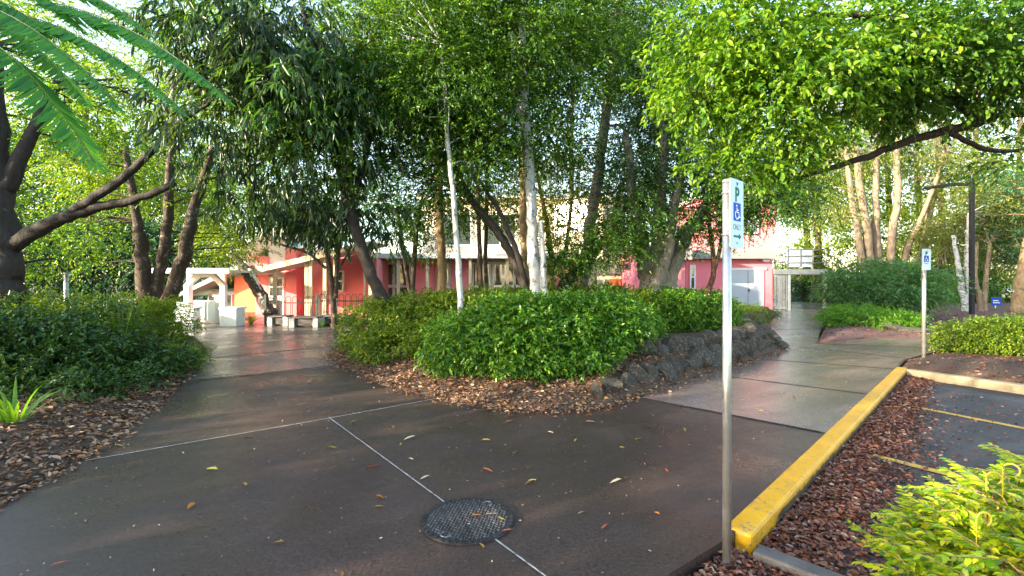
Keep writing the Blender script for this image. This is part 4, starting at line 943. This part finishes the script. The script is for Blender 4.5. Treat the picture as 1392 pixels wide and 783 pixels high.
# dark long-leaved tree with leaning trunk
tree('leaning_tree', 'dark leaning trunk rising from the island hedge with drooping long dark leaves', [[(534, 447, 10, 9), (520, 410, 10, 8.5), (495, 350, 10, 8), (474, 275, 10, 7.5), (462, 200, 9.8, 6), (440, 100, 9.4, 5), (410, 10, 9, 3)], [(476, 285, 10, 5), (500, 200, 10, 4), (520, 120, 10, 3)], [(465, 220, 9.8, 4.5), (400, 150, 9.2, 3.5), (330, 100, 8.8, 2.5)]],
     [B(300, 50, 8.6, 90, 60, 1.3), B(390, 70, 9, 110, 80, 1.4), B(310, 170, 9, 75, 60, 1.2), B(400, 215, 9.5, 80, 55, 1.2, .6), B(470, 180, 9.8, 70, 70, 1.2, .5), B(520, 300, 10.5, 38, 30, .7, .8), B(450, 300, 10.5, 55, 35, .9, .8), B(350, 280, 9.6, 40, 40, .8, .6)],
     L['dark'], M['bark_dark'], 88, 8, .36, .34, 9, .19, .24, 26, .025, more=[([B(400, 140, 8.9, 80, 60, 1.2), B(330, 40, 8.6, 90, 50, 1.2), B(480, 120, 9.2, 60, 60, 1)], L['fig'], 30)], droop=.7, ldroop=1.1, shape=1, curl=.2)
tree('thin_tree', 'thin pale spotted pole trunk rising from the hedge front', [[(627, 440, 9.2, 4.2), (624, 370, 9.2, 4), (617, 280, 9.2, 3.5), (608, 180, 9.2, 3), (600, 60, 9.2, 2)]],
     [B(600, 120, 9.4, 85, 60, 1.2), B(560, 40, 9.4, 90, 60, 1.2), B(640, 200, 9.6, 70, 40, .9)], L['mid'], M['bark_white'], 170, 10, .36, .34, 9, .075, .45, 16, .018)
tree('white_barked_tree', 'white barked trunk standing tall at the middle of the island', [[(732, 440, 10.2, 10), (729, 400, 10.2, 8.5), (724, 320, 10.2, 7.5), (720, 240, 10.2, 7), (712, 120, 10.2, 6.5), (706, -30, 10.2, 5)], [(718, 215, 10.2, 4), (700, 100, 10.3, 4), (694, 0, 10.4, 3)], [(742, 430, 10.1, 5), (739, 380, 10.1, 4.5), (735, 300, 10.1, 3)]],
     [B(680, 60, 10.2, 110, 70, 1.5), B(760, 90, 10.8, 90, 70, 1.5), B(640, 130, 10, 70, 60, 1.2), B(750, 190, 10.8, 55, 35, 1), B(690, 170, 10, 60, 50, 1), B(600, 250, 10.5, 55, 30, .8, .7), B(690, -40, 10, 140, 60, 1.8), B(560, 130, 10.3, 60, 60, 1.1), B(480, 40, 10.3, 70, 60, 1.2), B(430, 120, 10, 60, 60, 1.1), B(620, 20, 10.4, 110, 50, 1.5), B(830, 40, 10.6, 70, 60, 1.2, .7), B(380, 160, 10, 50, 40, 1, .6)], L['mid'], M['bark_white'], 380, 11, .4, .36, 8, .095, .45, 12, .018)
tree('sloping_tree', 'dark mottled trunk sloping up left from the white barked trunk', [[(726, 440, 10.5, 8), (718, 405, 10.5, 7), (700, 355, 10.6, 6.5), (676, 315, 10.6, 6), (640, 270, 10.7, 5), (610, 215, 10.8, 4)], [(716, 400, 10.5, 4.5), (705, 350, 10.4, 4), (680, 290, 10.3, 3), (655, 250, 10.3, 2)]],
     [B(440, 200, 9.6, 60, 50, 1.0, 1.2), B(380, 150, 9.2, 50, 40, .9), B(500, 240, 10.2, 60, 40, 1.0, 1.1), B(600, 180, 11, 60, 40, 1.2), B(560, 200, 11, 60, 40, 1.2), B(500, 130, 10.5, 60, 60, 1.2), B(640, 260, 11, 60, 25, .8, .7)], L['mid2'], M['bark_dark'], 170, 10, .38, .36, 9, .065, .45, 18, .02)
tree('slender_tree', 'slender brown trunk before the glazed hall, left of the pale pole trunk', [[(603, 430, 14, 6.5), (600, 350, 14, 6), (596, 260, 14, 5.5), (588, 120, 14, 4)]], [B(580, 100, 14, 90, 60, 1.6), B(520, 150, 14, 60, 60, 1.3)], L['bright'], M['bark_tan'], 80, 9, .5, .4, 8, .08, .5, 14, .025)
tree('slender_tree', 'pair of slim dark stems before the white window frames', [[(655, 425, 14, 3.6), (652, 340, 14, 3.2), (648, 200, 14, 2.4)], [(663, 425, 14.2, 3.4), (660, 340, 14.2, 3), (664, 200, 14.2, 2.4)]], [B(660, 150, 14, 70, 60, 1.4)], L['mid'], M['bark_brown'], 50, 9, .5, .4, 8, .07, .5, 10, .02)
tree('slender_tree', 'brown trunk directly behind the white barked trunk', [[(716, 420, 13.5, 6), (712, 330, 13.5, 5.5), (712, 240, 13.5, 5), (716, 80, 13.5, 4)]], [B(730, 60, 13.5, 110, 60, 1.6)], L['bright'], M['bark_tan'], 70, 9, .5, .4, 8, .08, .5, 12, .025)
tree('tall_gum', 'tall bare grey trunk leaning slightly right of the sun glow', [[(790, 425, 13, 8), (796, 360, 13, 8), (806, 285, 13, 7.5), (815, 225, 13, 7), (826, 130, 13, 6.2), (836, 55, 13, 5.4), (842, -30, 13, 4.5)]],
     [B(820, 30, 13, 90, 55, 1.6), B(870, 90, 13, 60, 60, 1.4), B(770, 20, 13, 70, 50, 1.4), B(900, 20, 13, 90, 60, 1.6), B(760, 130, 13, 45, 40, 1.2, .8), B(860, 170, 13.5, 40, 60, 1.2), B(760, 220, 13.5, 50, 45, 1.2, .45), B(840, 250, 13.5, 40, 40, 1.2, .5)], L['mid'], M['bark_grey'], 280, 9, .5, .4, 8, .085, .45, 40, .03)
tree('crooked_tree', 'short crooked dark trunk bending right behind the low hedge', [[(758, 432, 11.2, 10), (762, 400, 11.2, 9.5), (772, 382, 11.2, 9), (790, 365, 11.2, 7.5), (815, 335, 11.2, 5), (840, 300, 11.2, 3)]],
     [B(790, 345, 11, 55, 22, .9), B(760, 352, 11, 40, 22, .7), B(820, 325, 11, 40, 25, .8), B(850, 340, 11, 35, 22, .7)], L['mid'], M['bark_dark'], 120, 10, .26, .26, 9, .05, .5, 14, .015)
tree('fig_tree', 'stout multi-stemmed fig with dense dark crown right of centre', [[(876, 420, 11.8, 15), (880, 380, 11.8, 13), (872, 330, 11.8, 11), (860, 260, 11.8, 7), (850, 180, 11.8, 4)], [(893, 420, 11.7, 14), (893, 375, 11.7, 13), (895, 310, 11.7, 10), (900, 230, 11.7, 7), (905, 120, 11.7, 4)],
     [(906, 420, 11.8, 13), (912, 370, 11.8, 12), (930, 325, 11.8, 10), (955, 285, 11.8, 7), (985, 240, 11.8, 4)], [(884, 400, 11.5, 8), (905, 350, 11.4, 8), (915, 290, 11.4, 6), (930, 200, 11.5, 4)]],
     [B(900, 290, 11.6, 70, 40, 1.3), B(870, 220, 12, 55, 60, 1.4), B(940, 200, 12, 60, 70, 1.5), B(910, 120, 12.4, 70, 60, 1.5), B(980, 290, 12, 55, 35, 1.1), B(1045, 280, 11, 55, 28, 1, 1.3), B(1085, 262, 11, 40, 22, .8), B(850, 310, 11.3, 35, 28, .8), B(1010, 240, 12, 60, 45, 1.2)], L['fig'], M['bark_grey'], 500, 10, .34, .3, 9, .065, .48, 30, .03)
tree('red_stemmed_tree', 'thin dark red trunk forking behind the tall parking post', [[(966, 440, 11.6, 4.2), (962, 400, 11.6, 4), (970, 370, 11.6, 3.6), (966, 320, 11.6, 3), (955, 250, 11.6, 2)], [(969, 372, 11.6, 3), (980, 330, 11.6, 2.5), (978, 270, 11.6, 1.6)]], [B(950, 335, 11.6, 25, 22, .5, .6), B(985, 250, 11.6, 50, 40, .8)], L['fig'], M['bark_red'], 60, 9, .24, .25, 8, .055, .5, 10, .012)
tree('forked_tree', 'thin pale brown tree forking low in front of the hoop-top fence', [[(455, 448, 16, 4.6), (453, 410, 16, 4.2), (447, 360, 16, 3.6), (441, 320, 16, 3), (430, 260, 16, 2)], [(456, 405, 16, 3.6), (458, 365, 16, 3.2), (462, 320, 16, 2.6), (465, 260, 16, 1.6)], [(458, 370, 16, 2), (470, 350, 16, 1.6), (478, 335, 16, 1.2)], [(443, 365, 16, 2), (420, 345, 16, 1.8), (390, 335, 16, 1.4), (362, 325, 16, 1)]],
     [B(440, 300, 16, 50, 25, .9), B(400, 290, 16, 40, 25, .8)], L['dark'], M['bark_brown'], 60, 8, .4, .36, 8, .19, .26, 10, .02, droop=.6, ldroop=1.0)
dt = tree('leaning_stump', 'mottled leaning dead trunk in front of the pink wall at left', [[(374, 437, 17.6, 9), (362, 415, 17.6, 8), (346, 388, 17.6, 7), (332, 366, 17.6, 6), (318, 345, 17.6, 4)]], [B(310, 325, 17.6, 30, 14, .8)], L['yellow'], bark_mat('bark_mottled', (.03, .02, .016), (.10, .07, .06), (.5, .46, .44), 9, .60), 16, 8, .4, .4, 8, .09, .5, 4, .03)
# overhanging bright tree, its trunk stands beyond the right edge of the frame
tree('overhanging_tree', 'bright green broad leaved tree with long bough crossing the upper right', [[(1640, 560, 7.8, 22), (1630, 380, 7.8, 20), (1600, 200, 7.8, 18), (1570, 60, 7.8, 14), (1540, -150, 7.8, 9)],
     [(1610, 230, 7.8, 12), (1500, 165, 7.9, 9), (1392, 152, 8.0, 6.5), (1310, 172, 8.1, 6), (1240, 190, 8.2, 5.2), (1170, 216, 8.3, 4.2), (1110, 234, 8.4, 3.2), (1060, 252, 8.5, 2)], [(1330, 168, 8.1, 5), (1270, 120, 7.8, 4), (1180, 150, 7.6, 3), (1100, 100, 7.4, 2.5), (1020, 110, 7.2, 1.5)],
     [(1580, 90, 7.8, 9), (1400, 40, 7.6, 7), (1250, 30, 7.4, 5), (1120, 20, 7.2, 4), (1010, 60, 7, 2.5), (960, 140, 7, 1.5)], [(1290, 180, 8.1, 4), (1350, 205, 8.3, 3), (1420, 200, 8.4, 2)]],
     [B(1010, 50, 7, 110, 65, 1.2), B(945, 110, 7.2, 60, 55, .9), B(1060, 130, 7, 95, 70, 1.1), B(1150, 70, 7.4, 90, 80, 1.1), B(1000, 215, 7.2, 55, 28, .6, .8), B(1080, 215, 8.0, 45, 25, .8, .8)],
     L['bright'], M['bark_dark'], 175, 9, .25, .34, 8, .088, .58, 70, .016, shape=1, base=(11.3, 7.8, 0), ldroop=.35, more=[([B(1220, 60, 7.6, 80, 80, 1.3), B(1310, 50, 7.4, 130, 75, 1.3), B(1350, 110, 7.8, 80, 45, 1.2), B(1210, 138, 8, 100, 32, 1), B(1385, 215, 8.4, 45, 18, .8, .5), B(1420, 60, 7.6, 60, 100, 1.3)], L['mid2'], 200)])
# right-hand background
tree('paperbark_tree', 'pale multi-stemmed paperbark rising behind the feathery bush', [[(1182, 425, 24, 5.0), (1170, 340, 24, 4.3), (1158, 270, 24, 3.6), (1150, 200, 24, 2.9)], [(1190, 425, 24, 5.8), (1180, 330, 24, 5.4), (1168, 250, 24, 4.7), (1160, 150, 24, 2.9)], [(1196, 425, 24.2, 5.8), (1192, 330, 24.2, 5.0), (1190, 240, 24.2, 3.6), (1200, 140, 24.2, 2.2)], [(1204, 425, 24.2, 5.8), (1212, 330, 24.2, 5.0), (1220, 250, 24.2, 4.3), (1216, 150, 24.2, 2.9)], [(1210, 420, 24.4, 5.0), (1230, 350, 24.4, 4.0), (1255, 290, 24.4, 2.9), (1290, 200, 24.4, 2.2)]],
     [B(1160, 200, 25, 70, 40, 2), B(1230, 190, 25, 60, 40, 2), B(1120, 270, 25, 45, 40, 1.8), B(1280, 230, 25, 50, 40, 1.8), B(1150, 130, 25, 80, 50, 2)], L['olive'], M['bark_pale'], 150, 8, .8, .6, 8, .17, .3, 24, .05, droop=.5, ldroop=.6)
tree('pale_gum', 'pale trunk leaning right between the paperbark and the lamp post', [[(1238, 425, 26, 6), (1250, 360, 26, 5), (1262, 300, 26, 4), (1280, 210, 26, 3)]], [B(1275, 300, 26, 45, 40, 2), B(1300, 240, 26, 50, 45, 2)], L['yellow'], M['bark_pale'], 80, 8, .7, .55, 8, .15, .35, 14, .04)
tree('twin_stem_tree', 'two slim white stems just left of the black lamp post', [[(1314, 430, 22, 4), (1308, 390, 22, 3.6), (1303, 365, 22, 3), (1296, 320, 22, 2)], [(1316, 430, 22, 4), (1317, 390, 22, 3.4), (1314, 350, 22, 2.8), (1318, 290, 22, 2)]], [B(1300, 320, 23, 40, 30, 1.4), B(1330, 280, 23, 40, 35, 1.4)], L['olive'], M['bark_white'], 70, 8, .6, .5, 8, .14, .35, 12, .03)
tree('twin_stem_tree', 'slim pale stems just right of the black lamp post', [[(1334, 430, 22, 3.4), (1331, 400, 22, 3), (1326, 380, 22, 2.6), (1328, 330, 22, 2)], [(1338, 430, 22, 3.6), (1340, 380, 22, 3), (1346, 330, 22, 2)]], [B(1350, 300, 23, 40, 40, 1.4), B(1370, 350, 24, 30, 20, 1.2)], L['olive'], M['bark_pale'], 70, 8, .6, .5, 8, .14, .35, 12, .03)
tree('tan_trunk_tree', 'broad tan trunk leaning at the far right edge', [[(1382, 425, 21, 8), (1388, 385, 21, 7), (1396, 340, 21, 6), (1410, 250, 21, 5)]], [B(1385, 330, 22, 45, 28, 1.5), B(1400, 270, 22, 60, 40, 1.6)], L['teal'], M['bark_tan'], 80, 8, .6, .5, 8, .14, .35, 12, .04)
# trees beyond the buildings
tree('understory_tree', 'thin twiggy understory tree with leaves tinted yellow as sun glow', [[(752, 425, 15, 4), (748, 340, 15, 3.4), (735, 260, 15, 2.4), (720, 190, 15, 1.4)], [(756, 425, 15, 3.4), (772, 320, 15, 2.6), (778, 240, 15, 2), (770, 160, 15, 1.2)]],
     [B(720, 270, 15, 40, 45, 1.2), B(780, 250, 15, 45, 40, 1.2), B(760, 310, 15, 60, 22, 1), B(850, 280, 15.5, 45, 40, 1.2), B(740, 200, 15, 50, 30, 1.2)], L['yellow'], M['bark_tan'], 150, 9, .5, .36, 8, .09, .48, 40, .02)  # yellow leaf colour carries the golden glow
tree('understory_tree', 'leafy understory tree hiding the roof of the glazed hall left of centre', [[(560, 425, 15, 4), (564, 340, 15, 3.4), (570, 280, 15, 2.4)], [(563, 425, 15, 3), (548, 340, 15, 2.6), (540, 280, 15, 2)]],
     [B(540, 290, 15, 45, 30, 1.2), B(600, 290, 15, 45, 32, 1.2), B(650, 280, 15, 50, 32, 1.2), B(570, 330, 15, 40, 14, .8, .7), B(640, 220, 15, 60, 40, 1.2)], L['mid'], M['bark_brown'], 150, 9, .45, .36, 8, .09, .48, 30, .02)
def back_tree(label, px, Y, blobs, leaf, bark='bark_brown', rp=5, n=120, ll=.22, ybase=None, **kw):
    return tree('background_tree', label, [[(px, HZ + F * EYE / Y, Y, rp), (px + 3, 340, Y, rp * .85), (px - 4, 220, Y, rp * .6), (px, 100, Y, rp * .35)]], blobs, leaf, M[bark], n, 9, 1.0, .8, 8, ll, .45, 16, .06, base=(P(px, 0, Y)[0], Y, -.1), **kw)
back_tree('dark teal tree wall at far left behind the low white cabinet', 120, 27, [B(90, 350, 27, 70, 75, 2.5), B(150, 330, 27, 60, 90, 2.5), B(110, 240, 28, 90, 60, 2.5)], L['teal'], n=230)
back_tree('dark teal tree filling behind the three dark stems', 230, 28, [B(215, 340, 28, 60, 80, 2.5), B(280, 340, 28, 55, 70, 2.5), B(240, 240, 29, 80, 60, 2.5)], L['teal'], n=230)
back_tree('dark teal tree at the far left frame edge', 0, 26, [B(10, 340, 26, 70, 80, 2.5), B(-40, 250, 26, 80, 90, 2.5)], L['teal'], n=180)
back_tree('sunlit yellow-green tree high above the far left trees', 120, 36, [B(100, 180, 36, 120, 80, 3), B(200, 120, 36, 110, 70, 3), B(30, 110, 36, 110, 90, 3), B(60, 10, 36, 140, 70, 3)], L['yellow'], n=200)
back_tree('mid green tree above the teal roof', 340, 34, [B(320, 240, 34, 90, 50, 3), B(400, 270, 34, 60, 30, 2), B(360, 150, 34, 120, 70, 3), B(300, 50, 34, 130, 70, 3)], L['bright'], n=210)
back_tree('tall olive tree behind the left end of the glazed hall', 480, 36, [B(480, 230, 36, 90, 60, 3), B(540, 290, 36, 60, 30, 2.5), B(500, 110, 36, 120, 80, 3), B(560, 20, 36, 130, 70, 3)], L['bright'], n=200)
back_tree('open crowned tree behind the glazed hall left of the sun glow', 630, 40, [B(620, 200, 40, 80, 50, 3), B(600, 280, 40, 70, 25, 2.5, .6), B(640, 110, 40, 110, 70, 3)], L['olive'], n=110)
back_tree('sparse tree right behind the hall under the sun glow', 780, 42, [B(740, 290, 42, 70, 35, 3, .8), B(700, 220, 42, 50, 60, 3, .7), B(800, 200, 42, 80, 50, 3, .7), B(740, 120, 42, 90, 50, 3), B(830, 90, 42, 80, 60, 3), B(830, 290, 42, 60, 35, 3, .8), B(780, 30, 42, 120, 60, 3)], L['olive'], n=170)
back_tree('tall tree behind the fig and the pink building', 930, 38, [B(900, 230, 38, 70, 60, 3), B(940, 120, 38, 100, 80, 3), B(880, 60, 38, 100, 60, 3)], L['mid'], n=150)
back_tree('tree rising over the upper pink storey', 1030, 36, [B(1010, 200, 36, 70, 60, 3), B(1070, 240, 36, 50, 45, 3), B(1050, 130, 36, 90, 70, 3)], L['bright'], n=140)
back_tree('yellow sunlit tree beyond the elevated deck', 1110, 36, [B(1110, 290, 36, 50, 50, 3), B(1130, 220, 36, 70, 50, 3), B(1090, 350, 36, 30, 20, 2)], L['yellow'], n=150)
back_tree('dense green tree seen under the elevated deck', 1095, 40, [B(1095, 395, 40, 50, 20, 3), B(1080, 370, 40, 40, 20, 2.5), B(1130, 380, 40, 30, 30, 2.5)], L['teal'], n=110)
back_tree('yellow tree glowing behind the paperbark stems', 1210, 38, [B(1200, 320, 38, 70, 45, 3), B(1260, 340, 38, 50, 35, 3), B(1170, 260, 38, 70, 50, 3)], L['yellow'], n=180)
back_tree('dark green tree behind the far parking sign', 1280, 32, [B(1270, 395, 32, 50, 28, 2.5), B(1300, 380, 32, 40, 30, 2.5)], L['mid'], n=130)
back_tree('olive tree behind the black lamp post', 1330, 36, [B(1310, 300, 36, 70, 60, 3), B(1360, 250, 36, 70, 60, 3), B(1300, 200, 36, 80, 50, 3)], L['olive'], n=150)
back_tree('green tree at the far right edge beyond the parked car', 1390, 38, [B(1380, 350, 38, 60, 40, 3), B(1420, 280, 38, 60, 80, 3), B(1350, 385, 38, 40, 18, 2.5)], L['yellow'], n=150)
back_tree('pale blue-green tree high at the upper right beyond the bough', 1250, 44, [B(1230, 130, 44, 110, 60, 3), B(1340, 150, 44, 90, 60, 3), B(1180, 200, 44, 80, 40, 3)], L['olive'], n=110)

# feathery fronds hanging into the upper left corner from a tree standing left of the camera
ft = empty('feathery_frond_tree', (-4.6, 1.6, 0)); tag(ft, 'overhanging feathery compound fronds in the upper left corner, close to view', 'tree')
mb = MB(); hub = P(-60, -40, 2.1)
pp, rr = smooth_path([(-4.6, 1.6, -.02), (-4.5, 1.6, 1.5), (-4.2, 1.7, 2.7), (-3.4, 1.9, 3.1), tuple(hub)], [.14, .12, .09, .05, .02], 7); mb.tube(pp, rr, 10, noise=.05)
mb.build('trunk', M['bark_brown'], ft)
def frond(a, b, Ya, Yb, lpx, n, sag=.07, hang=.8):
    n = int(n * 1.35)
    p0, p1 = P(*a, Ya), P(*b, Yb); ax = p1 - p0; ln = np.linalg.norm(ax); ax = ax / ln
    sd = np.cross(ax, [0, 0, 1.]); sd /= np.linalg.norm(sd)
    t = np.linspace(.02, 1, n); base = p0 + ax * (t * ln)[:, None]; base[:, 2] -= sag * 4 * ln * (t - .5) ** 2 - sag * ln
    w = 1.3 * lpx / F * (Ya + Yb) / 2 * (1 - (np.abs(t - .42) / .62) ** 2.6 * .8); Bs, Ds, Ns, Ls = [], [], [], []
    for sg in (-1, 1):
        d = sd * sg * (1 - hang * .45) + ax * .32; d = np.repeat(d[None], n, 0) + rng.normal(size=(n, 3)) * .09; d[:, 2] -= hang
        Bs.append(base); Ds.append(d); Ns.append(np.repeat((np.cross(ax, d.mean(0)) * sg)[None], n, 0)); Ls.append(w)
    Ls = np.concatenate(Ls) * rng.uniform(.85, 1.08, 2 * n); V, f, s = leaf_geo(np.concatenate(Bs), np.concatenate(Ds), np.concatenate(Ns), Ls, np.full(len(Ls), ln / n * 1.2), .25, .14, 1)
    o = link('frond', mesh_np('frond', V, f, s), L['frond'], ft)
    r = MB(); r.tube([tuple(hub)] * 0 + [tuple(q) for q in base[::4]], .0022, 5); r.build('midrib', M['bark_tan'] if 0 else L['strap'], o)
for a, b, ya, yb, lp, n in (((60, 2), (312, 136), 2.0, 1.85, 30, 58), ((10, 16), (252, 154), 1.9, 1.75, 26, 60), ((-30, 4), (162, 148), 1.75, 1.6, 30, 52), ((-20, 50), (132, 226), 1.6, 1.5, 46, 46), ((70, -22), (206, 48), 2.2, 2.1, 20, 44), ((10, -30), (110, 40), 2.0, 1.95, 24, 40), ((-50, 0), (118, 140), 2.1, 2.0, 30, 50), ((-60, -20), (60, 40), 1.8, 1.8, 34, 40)):
    frond(a, b, ya, yb, lp, n)

# ================================================================== PARKED CAR AND SIGN FAR RIGHT
def car(label, loc, rz):
    o = empty('parked_car', loc, rz); tag(o, label, 'car')
    prof = [(-2.1, .35), (-2.15, .75), (-2.0, .95), (-1.2, 1.02), (-.55, 1.42), (.9, 1.45), (1.7, 1.05), (2.1, .98), (2.15, .4)]
    bd = MB().prism(prof, 'y', -.86, .86); bmesh.ops.bevel(bd.bm, geom=bd.bm.edges[:], offset=.06, segments=2, affect='EDGES'); bd.build('body', M['white'], o, True)
    for s in (-1, 1):
        MB().prism([(-1.0, 1.03), (-.48, 1.36), (.85, 1.38), (1.4, 1.06)], 'y', s * .862, s * .872).build('side_window', M['glass'], o, True)
    MB().prism([(-1.24, 1.04), (-.58, 1.42), (-.56, 1.40), (-1.2, 1.0)], 'y', -.72, .72).build('windscreen', M['glass'], o, True)
    for x in (-1.35, 1.35):
        for s in (-1, 1):
            w = MB().disc((x, .33), .33, s * .70, s * .885, 24, 'y').build('wheel', M['tyre'], o, True); MB().disc((x, .33), .2, s * .886, s * .893, 16, 'y').build('rim', M['galv'], w, True)
q = P(1404, 0, 36); car('white parked car at the far right edge beyond the hedge', (q[0], q[1], -.16), R(200))
q = P(1353, 0, 24); bs = empty('blue_sign', (q[0], q[1], -.16)); tag(bs, 'small blue sign board on a short post beyond the right hedge', 'sign')
MB().tube([(0, 0, 0), (0, 0, .75)], .03, 8).build('post', M['galv'], bs, True); MB().box(-.24, .24, -.05, -.03, .45, .85, .008).build('board', M['blue'], bs, True)
MB().box(-.17, .17, -.056, -.051, .58, .62).box(-.17, .10, -.056, -.051, .68, .72).build('white_marks', M['white'], bs, True)

# unseen trees added left of and behind the camera to shade the pavement
rng = np.random.default_rng(4)
for i, t in enumerate((-10, -5.5, -1, 2.9, 8)):
    cx0, cy0 = -15 + .42 * t + rng.uniform(-1, 1), -2.5 - .9 * t
    tr = empty('shade_tree', (cx0, cy0, 0)); tag(tr, 'unseen broad tree added behind and left of the walkway for shade', 'tree', 'added shade trees behind the viewpoint')
    MB().tube([(cx0, cy0, -.1), (cx0 + .2, cy0, 2), (cx0, cy0 + .2, 4.5)], [.22, .17, .08], 10, noise=.06).build('trunk', M['bark_dark'], tr)
    me, cl = crown_mesh('crown', [(cx0, cy0, 4.2, 3.2, 3.2, 2.4), (cx0 + 1, cy0 - 1, 5.5, 2.4, 2.4, 1.8), (cx0 - 1, cy0 + 1, 3.0, 2.4, 2.4, 1.6)], 85 if t == 2.9 else 78, 10, .8, .6, 8, .22, .5, zmin=1.3)
    link('crown', me, L['mid'], tr)
